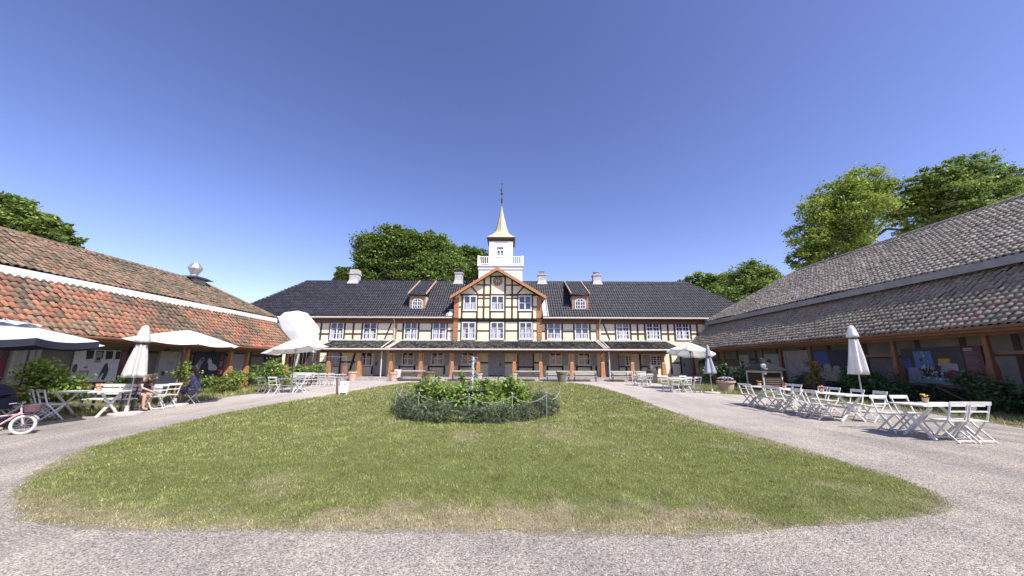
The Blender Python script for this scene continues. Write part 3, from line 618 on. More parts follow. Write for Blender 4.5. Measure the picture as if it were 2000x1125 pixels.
dormer(800.5, 829.5, 31); dormer(1118.5, 1148, 32)

# chimneys
for px, yt, yb, capk in ((695, 528, 553, 0), (897, 527, 553, 1), (1058, 530, 556, 1), (1164, 531, 557, 1)):
    x, zt = W(px, yt, 41.5); zb = 10.6; c = MB(); h = .46 if capk == 0 else .42
    c.hexa([(x - h - .16, 41.5 - h - .2, zb), (x + h + .16, 41.5 - h - .2, zb), (x + h + .16, 41.5 + h + .2, zb), (x - h - .16, 41.5 + h + .2, zb)], [(x - h, 41.5 - h, zb + .5), (x + h, 41.5 - h, zb + .5), (x + h, 41.5 + h, zb + .5), (x - h, 41.5 + h, zb + .5)])
    zs = zt - .55; c.box(x - h, x + h, 41.5 - h, 41.5 + h, zb + .5, zs); c.box(x - h - .07, x + h + .07, 41.5 - h - .07, 41.5 + h + .07, zs, zs + .14)
    o = hp('chimney', c, chimneyp); k = MB()
    if capk == 0: k.box(x - h, x + h, 41.5 - h, 41.5 + h, zs + .14, zs + .55)
    else:
        k.lathe([(.3, zs + .14), (.3, zs + .45)], 12, (x, 41.5), None); k.box(x - .36, x + .36, 41.5 - .36, 41.5 + .36, zs + .45, zs + .52)
    k.build('chimney_cap', chimneyp if capk == 0 else (darkmetal if px == 897 else metal), o, world=True)

# clock in the gable
x, z = W(972.3, 549.3, YG); c = MB(); c.tube([(x, YG - .02, z), (x, YG - .07, z)], .43, 32); o = hp('clock', c, mat('clock_face', (.66, .56, .34), .6, (.6, .5, .3), 5))
k = MB(); 
for i in range(40):
    a0, a1 = 2 * math.pi * i / 40, 2 * math.pi * (i + 1) / 40
    for r_ in (.43, .24): k.bar((x + r_ * math.cos(a0), YG - .085, z + r_ * math.sin(a0)), (x + r_ * math.cos(a1), YG - .085, z + r_ * math.sin(a1)), .055, .03, up=(0, 1, 0))
for i in range(12):
    a = math.pi * i / 6; k.bar((x + .27 * math.cos(a), YG - .08, z + .27 * math.sin(a)), (x + .40 * math.cos(a), YG - .08, z + .40 * math.sin(a)), .07, .02, up=(0, 1, 0))
k.build('clock_ring', timber, o, world=True)
k = MB(); k.bar((x, YG - .10, z - .05), (x + .02, YG - .10, z + .34), .045, .015, up=(0, 1, 0)); k.bar((x, YG - .115, z + .05), (x - .03, YG - .115, z - .22), .05, .015, up=(0, 1, 0)); k.build('clock_hand', darkmetal, o, world=True)

# tower
tw = bpy.data.objects.new('tower', None); col.objects.link(tw); tw.parent = house; TX, TY = -1.28, 42.0
tbm = mat('white_boarding', (.80, .80, .79), .6, (.72, .72, .72), 3, .12, 6, stretch=(1, 1, 6))
zl = W(977, 517.5, 39.5)[1]; zr_ = W(977, 500, 39.5)[1]; h1 = 2.42
c = MB(); c.box(TX - h1, TX + h1, TY - h1, TY + h1, 9.0, zl - .12); c.box(TX - h1 - .08, TX + h1 + .08, TY - h1 - .08, TY + h1 + .08, zl - .5, zl - .38); c.build('tower_base', tbm, tw, world=True)
c = MB(); c.box(TX - h1 - .16, TX + h1 + .16, TY - h1 - .16, TY + h1 + .16, zl - .12, zl); c.build('ledge', whitep, tw, world=True)
c = MB(); hb = h1 + .02
for sx in (-1, 1):
    for sy in (-1, 1): c.box(TX + sx * hb - .12, TX + sx * hb + .12, TY + sy * hb - .12, TY + sy * hb + .12, zl, zr_ + .04)
for s in (-1, 1):
    for z0, z1 in ((zr_ - .10, zr_ - .02), (zl + .1, zl + .18)):
        c.box(TX - hb + .12, TX + hb - .12, TY + s * hb - .05, TY + s * hb + .05, z0, z1); c.box(TX + s * hb - .05, TX + s * hb + .05, TY - hb + .12, TY + hb - .12, z0, z1)
for i in range(22):
    t = -hb + .25 + (2 * hb - .5) * i / 21
    for s in (-1, 1): c.box(TX + t - .035, TX + t + .035, TY + s * hb - .035, TY + s * hb + .035, zl + .18, zr_ - .1); c.box(TX + s * hb - .035, TX + s * hb + .035, TY + t - .035, TY + t + .035, zl + .18, zr_ - .1)
c.build('balustrade', whitep, tw, world=True)
h2 = 1.33; zt = W(977, 467.5, TY - h2)[1]
c = MB(); c.box(TX - h2, TX + h2, TY - h2, TY + h2, zl, zt + .2); c.box(TX - h2 - .06, TX + h2 + .06, TY - h2 - .06, TY + h2 + .06, zt - .35, zt - .22)
for sx in (-1, 1): c.box(TX + sx * (h2 - .28) - .3, TX + sx * (h2 - .28) + .3, TY - h2 - .035, TY - h2, zl, zt - .35)
c.build('belfry', tbm, tw, world=True)
x0, z1 = W(971, 484.5, TY - h2); x1, z0 = W(983.5, 501.5, TY - h2); window(x0 - .06, x1 + .06, z0, z1 - .22, TY - h2 - .005, rows=2, cur=.28, parent=tw)
c = MB()
for i in range(4): c.box(x0 + (x1 - x0) * (i + .1) / 4, x0 + (x1 - x0) * (i + .75) / 4, TY - h2 - .05, TY - h2, z1 - .12, z1 + .12)
c.build('window_grille', darkmetal, tw, world=True)
ze = W(977, 463, TY - 1.65)[1]
c = MB(); c.box(TX - 1.62, TX + 1.62, TY - 1.62, TY + 1.62, ze - .12, ze); c.hexa([(TX - 1.42, TY - 1.42, ze - .42), (TX + 1.42, TY - 1.42, ze - .42), (TX + 1.42, TY + 1.42, ze - .42), (TX - 1.42, TY + 1.42, ze - .42)], [(TX - 1.58, TY - 1.58, ze - .12), (TX + 1.58, TY - 1.58, ze - .12), (TX + 1.58, TY + 1.58, ze - .12), (TX - 1.58, TY + 1.58, ze - .12)]); c.build('spire_eave', darkbrown, tw, world=True)
zs = W(980, 402, TY)[1]; prof = [(0, 1.66), (.06, 1.42), (.13, 1.12), (.22, .85), (.30, .72), (.45, .54), (.7, .28), (.9, .10), (1, .02)]
V = []; 
for t, hw in prof:
    z = ze + .01 + (zs - ze) * t
    for k in range(8):
        a = math.pi / 4 * k; q = 1 if k % 2 == 0 else 1.4142
        sq = max(0, 1 - t / .3); oc = 1 / math.cos(math.pi / 8) if False else 1.0
        V.append((TX + hw * math.cos(a) * ((q * sq) + (1 - sq) * 1.04), TY + hw * math.sin(a) * ((q * sq) + (1 - sq) * 1.04), z))
c = MB(); n = len(prof); c.add(V, [(i * 8 + k, i * 8 + (k + 1) % 8, i * 8 + 8 + (k + 1) % 8, i * 8 + 8 + k) for i in range(n - 1) for k in range(8)] + [tuple(range(8))[::-1]])
c.build('spire', mat('gilded_copper', (.47, .445, .285), .6, (.36, .365, .25), 1.2, .12, 4, stretch=(1, 1, 2.5), spec=.4), tw, world=True)
zv = W(980, 358, TY)[1]; c = MB(); c.tube([(TX, TY, zs - .2), (TX, TY, zv)], .03, 6)
def ballz(z, r_): return [(.01, z - r_), (r_ * .7, z - r_ * .7), (r_, z), (r_ * .7, z + r_ * .7), (.01, z + r_)]
hz = zv - zs; c.lathe([(.03, zs + hz * .1), (.10, zs + hz * .15), (.12, zs + hz * .3), (.05, zs + hz * .36)], 10, (TX, TY)); c.lathe(ballz(zs + hz * .53, .16), 10, (TX, TY))
c.prism([(TX - .02, zs + hz * .60), (TX - .02, zs + hz * .80), (TX - .22, zs + hz * .70)], TY - .015, TY + .015)
c.prism([(TX - .18, zs + hz * .96), (TX + .03, zs + hz * .93), (TX + .2, zs + hz * .99), (TX + .03, zs + hz * 1.0)], TY - .015, TY + .015)
c.build('weather_vane', darkmetal, tw, world=True)

# ---------------------------------------------------------------- side wings
PL = [(.13, .105, .075), (.17, .13, .095), (.21, .145, .105), (.145, .125, .09), (.25, .14, .095), (.31, .155, .10), (.37, .17, .105), (.25, .18, .12)]
PLU = [(.14, .12, .085), (.17, .14, .10), (.20, .145, .105), (.155, .135, .09), (.26, .16, .11), (.22, .16, .115)]
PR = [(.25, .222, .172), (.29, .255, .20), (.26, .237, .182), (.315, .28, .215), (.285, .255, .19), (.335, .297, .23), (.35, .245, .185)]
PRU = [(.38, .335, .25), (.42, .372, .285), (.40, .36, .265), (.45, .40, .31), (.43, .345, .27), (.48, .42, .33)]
def wing(s, name, label, ex, ez, tx, tz, ux, uz, rx, rz_, bx, bz, y0, y1, ytop, yr, wallx, postx, pal, palu, posts, trimm, seed):
    """s=-1 left, +1 right; e eave, t top of lower roof, u upper eave, r ridge, b back eave (x, z)"""
    w = thing(name, label, 'building', (s * wallx, 14, .1))
    def hb(n, mb, m): return mb.build(n, m, w, world=True)
    upl = (s * (tx - ex), 0, tz - ez); L = math.hypot(tx - ex, tz - ez)
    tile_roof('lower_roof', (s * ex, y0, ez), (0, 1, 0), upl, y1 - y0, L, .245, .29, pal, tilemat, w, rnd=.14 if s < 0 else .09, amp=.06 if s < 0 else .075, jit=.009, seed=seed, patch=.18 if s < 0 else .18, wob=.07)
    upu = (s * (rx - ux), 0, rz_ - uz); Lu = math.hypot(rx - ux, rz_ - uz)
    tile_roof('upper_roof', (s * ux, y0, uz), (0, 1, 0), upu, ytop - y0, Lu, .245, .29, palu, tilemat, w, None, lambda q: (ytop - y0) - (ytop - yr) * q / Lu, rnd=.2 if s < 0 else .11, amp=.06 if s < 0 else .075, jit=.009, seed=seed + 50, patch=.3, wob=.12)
    ridge_tiles('ridge_cap', (s * rx, y0, rz_ + .03), (s * rx, yr, rz_ + .03), tilemat, w, palu, .14, .36, seed)
    ridge_tiles('ridge_cap', (s * rx, yr, rz_ + .03), (s * ux, ytop, uz + .05), tilemat, w, palu, .13, .36, seed)
    b = MB(); b.add([(s * rx, y0, rz_ - .05), (s * rx, yr, rz_ - .05), (s * ux, ytop, uz - .02), (s * bx, ytop, bz), (s * bx, y0, bz)], [(0, 1, 3, 4), (1, 2, 3)]); hb('roof_back', b, roofdark)
    b = MB(); b.box(s * (ux - .02), s * (ux + .05), y0, ytop - .05, uz - .34, uz - .02); hb('fascia_board', b, trimm)
    b = MB(); b.box(s * (ux + .05), s * (ux + .55), y0, ytop - .2, uz - .30, uz - .26); hb('eave_soffit', b, darkbrown)
    b = MB(); b.bar((s * ex, y1 + .04, ez + .02), (s * tx, y1 + .04, tz + .02), .06, .24, up=(0, 1, 0)); hb('end_board', b, trimm if s > 0 else darkbrown)
    b = MB(); b.box(s * wallx, s * (bx - .3), y0, y1 - .2, 0, ez + .1); b.box(s * (tx + .25), s * (bx - .3), y0, y1 - .2, ez + .1, uz - .3); hb('wall', b, wallgrey)
    b = MB(); b.box(s * (ex + .04), s * (ex + .10), y0, y1, ez - .20, ez - .05); b.box(s * (postx - .11), s * (postx + .11), y0, y1 - .1, ez - .30, ez - .07); b.box(s * (ex + .1), s * wallx, y0, y1 - .1, ez - .06, ez - .03); hb('eave_beam', b, brownwood)
    b = MB(); b.tube([(s * (ex - .05), y0, ez - .06), (s * (ex - .05), y1, ez - .06)], .06, 8); hb('gutter', b, brownwood)
    for y in posts: porticopost(0, w, Y=y, X=s * postx, zb=gz(y) - .02, zt=ez - .30, k=.78 if s < 0 else .66, m=None if s < 0 else brownwood)  # right posts in darker brown: the eave shade is painted into them
    return w, hb
LW, lhb = wing(-1, 'west_wing', 'long low wing with orange-red and brown pantiles behind cafe tables', 16.0, 2.66, 18.4, 5.08, 18.05, 5.06, 20.9, 6.98, 25.5, 3.4, -5, 27.9, 28.3, 24.3, 17.7, 16.65, PL, PLU, (28.3 - .5, 23.6, 22.2, 19.2, 8.4, 5), whitep, 61)
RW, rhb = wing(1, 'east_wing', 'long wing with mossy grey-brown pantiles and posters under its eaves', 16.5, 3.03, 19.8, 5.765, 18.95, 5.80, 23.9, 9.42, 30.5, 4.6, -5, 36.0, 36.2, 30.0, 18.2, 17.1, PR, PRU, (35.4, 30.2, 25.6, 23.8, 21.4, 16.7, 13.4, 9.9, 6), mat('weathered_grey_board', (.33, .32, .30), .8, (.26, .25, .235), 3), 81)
LW.name = 'tiled_wing'; RW.name = 'tiled_wing'
# wall framing of the wings
b = MB()
for y in (35.4, 33, 30.2, 27.9, 25.6, 23.2, 21.4, 19.2, 16.7, 15, 13.4, 11.5, 9.9, 8, 6): b.box(18.2 - .03, 18.23, y - .1, y + .1, .1, 2.85)
b.box(18.2 - .045, 18.22, -5, 35.8, 2.02, 2.16); b.box(18.2 - .045, 18.22, -5, 35.8, .55, .68); rhb('wall_timber', b, darkbrown)
b = MB()
for y0, y1 in ((16.7, 19.0), (9.0, 13.4), (5, 9)): b = MB(); b.box(17.16, 17.22, y0 + .1, y1 - .1, 2.06, 2.17); rhb('rail', b, brownwood)
b = MB()
for y in (27.6, 25.4, 23.6, 22.2, 20.6, 19.2, 17.4, 15.4, 13.6, 11.9, 10, 8.4, 6.6, 5): b.box(-17.73, -17.67, y - .1, y + .1, .1, 2.5)
b.box(-17.745, -17.68, -5, 27.6, 2.12, 2.24); b.box(-17.745, -17.68, -5, 27.6, .5, .62); lhb('wall_timber', b, darkbrown)
def wing_door(s, y0, y1, z1, parent, brace=True, m=greyp):
    X = 18.2 if s > 0 else 17.7; a = MB(); zb = .12; f = lambda x0, x1, ya, yb, za, zb_: a.box(s * x0, s * x1, ya, yb, za, zb_)
    k = int((y1 - y0) / .16)
    for i in range(k): f(X - .10, X, y0 + (y1 - y0) * i / k + .006, y0 + (y1 - y0) * (i + 1) / k - .006, zb, z1)
    for z in (zb + .2, z1 - .35): f(X - .135, X - .1, y0 + .02, y1 - .02, z, z + .15)
    if brace: a.bar((s * (X - .118), y0 + .1, zb + .35), (s * (X - .118), y1 - .1, z1 - .35), .03, .14)
    f(X - .15, X, y0 - .13, y0, zb, z1 + .13); f(X - .15, X, y1, y1 + .13, zb, z1 + .13); f(X - .15, X, y0, y1, z1, z1 + .13)
    d = a.build('door', m, parent, world=True); h = MB(); h.box(s * (X - .19), s * (X - .135), y0 + .12, y0 + .2, 1.05, 1.25); h.build('handle', darkmetal, d, world=True)
whitedoor = mat('pale_door_paint', (.40, .39, .375), .6, (.34, .33, .32), 4)
ya, _ = WX(1580, 720, 18.1); yb, _ = WX(1538, 720, 18.1); wing_door(1, ya, yb, 2.45, RW, True, whitedoor)
ya, _ = WX(1522, 720, 18.1); yb, _ = WX(1497, 720, 18.1); wing_door(1, ya, yb, 2.3, RW, False, whitedoor)
ya, _ = WX(1462, 710, 18.1); yb, _ = WX(1448, 710, 18.1); wing_door(1, ya, yb, 2.3, RW, False, whitedoor)
for pa, pb in ((312, 343), (452, 474), (24, 62)):
    ya, _ = WX(pa, 720, -17.6); yb, _ = WX(pb, 720, -17.6); wing_door(-1, min(ya, yb), max(ya, yb), 2.12, LW, False, whitedoor if pa == 312 else greyp)
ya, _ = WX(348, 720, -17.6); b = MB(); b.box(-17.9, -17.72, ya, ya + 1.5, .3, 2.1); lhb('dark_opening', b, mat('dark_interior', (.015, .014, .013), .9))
# flue on the left roof
q = MB(); fy, fz = WX(377, 549, -21.0); q.box(-21.5, -20.5, fy - .45, fy + .45, 5.9, fz + .1); o = lhb('chimney', q, chimneyp)
q = MB(); q.hexa([(-21.8, fy - .75, fz + .1), (-20.2, fy - .75, fz + .1), (-20.2, fy + .75, fz + .1), (-21.8, fy + .75, fz + .1)], [(-21.5, fy - .45, fz + .28), (-20.5, fy - .45, fz + .28), (-20.5, fy + .45, fz + .28), (-21.5, fy + .45, fz + .28)]); q.build('chimney_cap', darkmetal, o, world=True)
q = MB(); q.lathe([(.20, fz + .28), (.20, fz + .42), (.40, fz + .82), (.40, fz + .90), (.2, fz + 1.2), (.05, fz + 1.24)], 14, (-21, fy)); q.build('flue_cowl', mat('stainless_steel', (.66, .66, .64), .42, (.55, .55, .54), 6, metal=.8), o, world=True)

# posters: printed boards on the walls, drawn as flat shapes in the board's own plane
def poster(s, X, px0, px1, y0, y1, label, bgm, shapes, split=None, loc_y=None):
    """shapes: (material, [(u, v)...]) with u to the right as seen, v up, both 0..1"""
    pm = (px0 + px1) / 2
    if loc_y: ya, yb, za, zb = loc_y
    else:
        ya = WX(px0, y0, s * X)[0]; yb = WX(px1, y0, s * X)[0]; zb = WX(pm, y0, s * X)[1]; za = WX(pm, y1, s * X)[1]
    t = thing('exhibition_poster', label, 'poster', (s * X, (ya + yb) / 2, za), 0, 'exhibition posters on the wing walls')
    m = MB(); m.box(s * X, s * (X + .05), ya, yb, za, zb); m.build('board', bgm, t, world=True)
    mats = []; g = MB()
    for i, (mm, poly) in enumerate(shapes):
        if mm not in mats: mats.append(mm)
        g.mi = mats.index(mm); xx = s * (X - .0022 - .0006 * i)
        pts = [(xx, ya + (yb - ya) * u, za + (zb - za) * v) for u, v in poly]; g.add(pts, [tuple(range(len(pts)))])
    g.build('print', mats, t, world=True)
    m = MB(); m.box(s * (X - .03), s * (X + .05), min(ya, yb), max(ya, yb), za - .06, za - .001); m.build('ledge', darkbrown, t, world=True); return t
def ink(n, c): c = tuple(v * .8 for v in c); return mat('ink_' + n, c, .5, tuple(v * .8 for v in c), 9)
I = {k: ink(k, c) for k, c in dict(black=(.02, .02, .025), white=(.75, .76, .78), grey=(.33, .34, .37), dark=(.06, .06, .07), red=(.30, .02, .05), plum=(.13, .045, .065), blue=(.07, .12, .45), sky=(.12, .28, .60), teal=(.28, .42, .46), yellow=(.65, .42, .06), lilac=(.38, .37, .52), pink=(.42, .25, .3), green=(.05, .10, .06), navy=(.04, .045, .10), beige=(.50, .46, .38), mauve=(.24, .16, .19)).items()}
def rect(a, b, c, d): return [(a, c), (b, c), (b, d), (a, d)]
def ell(cx, cy, rx, ry, n=14, a0=0, j=0): return [(cx + rx * math.cos(a0 + 2 * math.pi * i / n) * (1 + random.uniform(-j, j)), cy + ry * math.sin(a0 + 2 * math.pi * i / n) * (1 + random.uniform(-j, j))) for i in range(n)]
def lines(u0, u1, v0, v1, n, m):
    out = []; h = (v1 - v0) / n
    for i in range(n): out.append((m, rect(u0, u1 - random.uniform(0, .25) * (u1 - u0), v0 + h * i + h * .25, v0 + h * (i + 1) - h * .2)))
    return out
# laundry and bucket poster, left wall
sh = []
for u, w in ((.22, .16), (.42, .17), (.64, .17), (.87, .12)): sh.append((I['black'], [(u, .97), (u + w, .97), (u + w * 1.03, .72), (u + w * .1, .70)]))
sh += [(I['grey'], [(.44, .94), (.56, .94), (.57, .60), (.42, .60)]), (I['black'], rect(.46, .54, .68, .76)), (I['grey'], [(.15, .36), (.37, .36), (.34, .05), (.18, .05)]), (I['white'], [(.20, .31), (.32, .31), (.30, .09), (.22, .09)]), (I['dark'], [(.57, .06), (.63, .4), (.68, .58), (.73, .58), (.78, .38), (.77, .2), (.72, .06), (.66, .06), (.69, .28), (.66, .26)]), (I['green'], ell(.05, .42, .05, .14, 12, j=.2)), (I['dark'], ell(.27, .46, .05, .02)), (I['grey'], rect(.30, .315, .42, .52))]
poster(-1, 17.62, 149, 238, 683, 746, 'white poster of hanging washing and a bucket behind big rose bush', I['white'], sh)
sh = lines(.15, .85, .55, .95, 8, I['mauve']) + [(I['white'], rect(.2, .6, .05, .08))]
poster(-1, 17.62, 238.5, 252, 684, 744, 'narrow plum text panel right of the white washing poster', I['plum'], sh)
# shoe poster
sh = [(I['white'], [(.60, .78), (.68, .74), (.72, .55), (.90, .46), (.98, .36), (.96, .24), (.62, .26), (.58, .5), (.52, .62), (.56, .74)]), (I['grey'], [(.02, .2), (.06, .45), (.16, .58), (.26, .76), (.36, .8), (.40, .68), (.30, .5), (.24, .2)]), (I['white'], [(.03, .22), (.08, .42), (.17, .52), (.2, .3), (.12, .2)]), (I['dark'], [(.26, .70), (.34, .75), (.36, .66), (.29, .58)]), (I['dark'], ell(.63, .73, .035, .035))]
poster(-1, 17.62, 382, 430, 688, 735, 'black poster of two pale shoes near the woman in floral dress', I['navy'], sh)
sh = lines(.15, .85, .66, .95, 6, I['mauve']) + [(I['pink'], rect(.15, .7, .4, .62)), (I['red'], rect(0, 1, 0, .36)), (I['white'], rect(.55, .85, .08, .25))] + lines(.1, .5, .05, .3, 3, I['pink'])
poster(-1, 17.62, 430.6, 441, 688, 734, 'narrow red and plum text panel beside the black shoe poster', I['plum'], sh)
# group photo poster near the far umbrella
sh = []
for u in (.1, .28, .48, .72, .88):
    sh += [(I['grey'], ell(u, .62, .055, .1)), (I['white'] if u in (.48, .88) else I['lilac'], [(u - .09, .12), (u + .09, .12), (u + .07, .5), (u - .07, .5)])]
poster(-1, 17.62, 519, 545, 693, 733, 'dark poster of a row of figures behind the leafy far shrub', I['dark'], sh)
poster(-1, 17.62, 545.5, 552, 693, 732, 'thin red text strip right of the dark figures poster', I['red'], lines(.2, .8, .5, .9, 5, I['pink']) + [(I['white'], rect(.4, .8, .04, .16))])
poster(-1, 17.62, -30, 20, 672, 738, 'red and plum text poster behind the pole of the slate blue parasol', I['red'], [(I['plum'], rect(0, 1, .55, 1))] + lines(.1, .9, .6, .95, 6, I['mauve']) + lines(.2, .8, .2, .45, 4, I['white']))
# large coloured poster, right wall
sh = [(I['blue'], rect(.02, .16, .48, .74)), (I['sky'], [(.22, .48), (.55, .46), (.52, .92), (.22, .92)]), (I['yellow'], rect(.62, .80, .58, .72)), (I['lilac'], [(.06, .2), (.3, .22), (.34, .5), (.08, .5)]), (I['teal'], [(.02, .04), (.78, .02), (.8, .24), (.42, .28), (.05, .18)]), (I['blue'], [(.78, .02), (.97, .02), (.93, .26), (.78, .3)]), (I['lilac'], [(.62, .4), (.9, .38), (.9, .6), (.66, .6)]), (I['red'], ell(.8, .37, .09, .08)), (I['green'], [(.0, .04), (.3, .03), (.75, .02), (.6, .1), (.2, .12)])]
rr = random.Random(5)
for i in range(60):
    u = rr.gauss(.45, .11); v = .18 + abs(rr.gauss(0, .16)) + max(0, .16 - abs(u - .42)) * rr.random() * 2.6; c = rr.choice(['white', 'lilac', 'white', 'blue', 'grey', 'beige', 'dark', 'red' if v < .4 else 'beige'])
    sh.append((I[c], ell(u, min(v, .9), rr.uniform(.012, .035), rr.uniform(.02, .05), 7, rr.random(), .25)))
poster(1, 18.1, 1757, 1876, 679, 757, 'large dark poster of blue and white figurines behind white table', I['dark'], sh)
sh = [(I['white'], rect(.08, .55, .935, .95)), (I['white'], rect(.08, .55, .90, .915))] + lines(.08, .85, .80, .885, 3, I['mauve']) + lines(.1, .85, .56, .77, 7, I['mauve']) + lines(.1, .85, .43, .54, 4, I['mauve']) + lines(.12, .7, .31, .38, 2, I['mauve'])
for r_, v in ((0, .165), (1, .105)):
    for q in range(4):
        u = .55 + q * .08 + r_ * .02; sh += [(I['white'], rect(u, u + .016, v, v + .045)), (I['white'], rect(u + .04, u + .056, v, v + .045)), (I['white'], rect(u + .016, u + .04, v + (.03 if q % 2 else .0), v + (.045 if q % 2 else .014)))]
sh += [(I['white'], rect(.5, .85, .05, .058)), (I['grey'], rect(.15, .23, .06, .1)), (I['grey'], rect(.12, .35, .15, .19))]
poster(1, 18.1, 1876.6, 1914, 676, 759, 'plum text panel with white lettering right of the figurine poster', I['plum'], sh)
sh = [(I['navy'], [(0, .35), (1, .35), (1, 1), (0, 1)]), (I['blue'], [(0, .5), (.45, .5), (.4, .98), (0, .98)])]
for u, v, r_ in ((.12, .38, .1), (.36, .42, .11), (.6, .36, .11), (.24, .14, .12), (.48, .13, .13), (.75, .15, .12), (.92, .12, .09), (.86, .36, .1)): sh += [(I['beige'], ell(u, v, r_, r_ * 1.25, 14, 0, .06)), (I['grey'], ell(u, v, r_ * .12, r_ * .14))]
poster(1, 18.1, 1586, 1660, 684, 744, 'navy poster of stacked pale log ends left of closed white parasol', I['grey'], sh)
sh = []
for u, v in ((.2, .62), (.5, .5), (.74, .62)): sh += [(I['beige'], ell(u, v, .1, .14)), (I['grey'], [(u - .18, .02), (u + .18, .02), (u + .13, v - .14), (u - .13, v - .14)])]
sh += [(I['pink'], rect(.72, .76, .1, .4)), (I['dark'], ell(.74, .70, .14, .1))]
poster(1, 18.1, 1404, 1452, 702, 737, 'brownish poster of round faces above the terracotta flower pot', ink('brown', (.11, .09, .08)), sh)
poster(1, 18.1, 1362, 1376, 705, 728, 'small grey portrait poster behind the open white far parasol', I['dark'], [(I['grey'], ell(.5, .6, .28, .25)), (I['grey'], [(.1, 0), (.9, 0), (.75, .4), (.25, .4)])])
b = MB(); n_ = WX(1501.5, 707, 18.05); b.box(18.02, 18.07, n_[0] - .15, n_[0] + .15, n_[1] - .18, n_[1] + .18); tag(b.build('notice_board', I['dark']), 'small dark notice on the pale door behind the kiosk', 'notice')

# ---------------------------------------------------------------- trees and shrubs
def leafcloud(blobs, size, cols, flat=.5, aspect=1.5, clump=.22, perclump=60, droop=0., shell=.6):
    """leaf-sized faces gathered in clumps spread through every blob (centre, radii, number of leaves)"""
    Pa = []; Ca = []; cols = np.array(cols)
    for c, r, n in blobs:
        c = np.array(c); r = np.array(r) if hasattr(r, '__len__') else np.array([r] * 3); nc = max(4, int(n / perclump))
        d = rng.normal(size=(nc, 3)); d /= np.linalg.norm(d, axis=1)[:, None]; rad = shell + (1 - shell) * rng.random(nc) ** .7; rad[rng.random(nc) < .18] *= .55
        cc = d * rad[:, None]; k = rng.integers(0, nc, n)
        p = cc[k] + rng.normal(size=(n, 3)) * clump * rng.uniform(.5, 1.2, (nc, 1))[k] * np.array([1, 1, .65])
        Pa.append(c + p * r)
        hue = rng.random(nc)[k] * .6 + rng.random(n) * .4
        Ca.append(cols[np.clip((hue * len(cols)).astype(int), 0, len(cols) - 1)] * rng.uniform(.7, 1.3, (n, 1)))
    P = np.concatenate(Pa); C = np.concatenate(Ca); n = len(P); s = size * rng.uniform(.6, 1.35, n)
    nrm = rng.normal(size=(n, 3)); nrm[:, 2] = np.abs(nrm[:, 2]) + flat; nrm /= np.linalg.norm(nrm, axis=1)[:, None]
    t = np.cross(nrm, rng.normal(size=(n, 3))); t /= np.linalg.norm(t, axis=1)[:, None]; b = np.cross(nrm, t)
    if droop: t[:, 2] -= droop; t /= np.linalg.norm(t, axis=1)[:, None]
    t *= (s * aspect / 2)[:, None]; b *= (s / 2)[:, None]
    V = np.stack([P - t, P + b * .9 - t * .1, P + t, P - b * .9 - t * .1], 1).reshape(-1, 3)
    return V, np.arange(4 * n).reshape(-1, 4), np.repeat(C, 4, 0)
def limbs(base, blobs, r0_, fork, parent, name='trunk', m=None, sub=3, seed=0):
    q = MB(); rr = random.Random(seed); base = Vector(base); fk = Vector(fork); q.tube([base, base + (fk - base) * .5 + Vector((rr.uniform(-.1, .1), rr.uniform(-.1, .1), 0)), fk], [r0_, r0_ * .82, r0_ * .7], 9)
    for c, r, n in blobs:
        c = Vector(c); r = Vector(r) if hasattr(r, '__len__') else Vector((r, r, r)); mid = fk + (c - fk) * .5 + Vector((0, 0, .12 * (c - fk).length)); q.tube([fk, mid, c], [r0_ * .45, r0_ * .3, r0_ * .16], 6)
        for i in range(sub):
            e = c + Vector((rr.uniform(-1, 1) * r.x, rr.uniform(-1, 1) * r.y, rr.uniform(-.2, .9) * r.z)) * .8; q.tube([mid + (c - mid) * rr.uniform(0, .8), (mid + e) * .5 + (c - mid) * .3, e], [r0_ * .18, r0_ * .12, r0_ * .04], 5)
    return q.build(name, m or barkmat, parent, world=True)
GD = [(.035, .06, .014), (.055, .09, .02), (.075, .115, .028), (.045, .08, .02), (.095, .135, .035)]
GY = [(.075, .115, .02), (.11, .155, .03), (.14, .185, .035), (.09, .135, .03), (.06, .10, .022)]
GM = [(.05, .085, .022), (.075, .115, .03), (.10, .145, .04), (.06, .10, .03)]
def blob(px, py, Y, rpx, rz=.8, ry=.9, dens=1.):
    x, z = W(px, py, Y); w = np.array([x, Y, z - EYE]) @ fw; r = rpx * w / FPX; return ((x, Y, z), (r, r * ry, r * rz), dens)
def tree(label, base, fork, blobs, n, size, cols, r0_=.35, group='trees behind the roofs', seed=0, clump=.22, per=70, sub=3, **k):
    t = thing('tree', label, 'tree', base, 0, group); tot = sum(b_[1][0] ** 2 * b_[2] for b_ in blobs)
    bl = [(c, r, int(n * r[0] ** 2 * d / tot)) for c, r, d in blobs]
    V, F, C = leafcloud(bl, size, cols, clump=clump, perclump=per, **k); npmesh('crown', V, F, leafmat, t, C * np.array([2.45, 2.3, 2.0]))
    limbs(base, bl, r0_, fork, t, seed=seed, sub=sub); return t
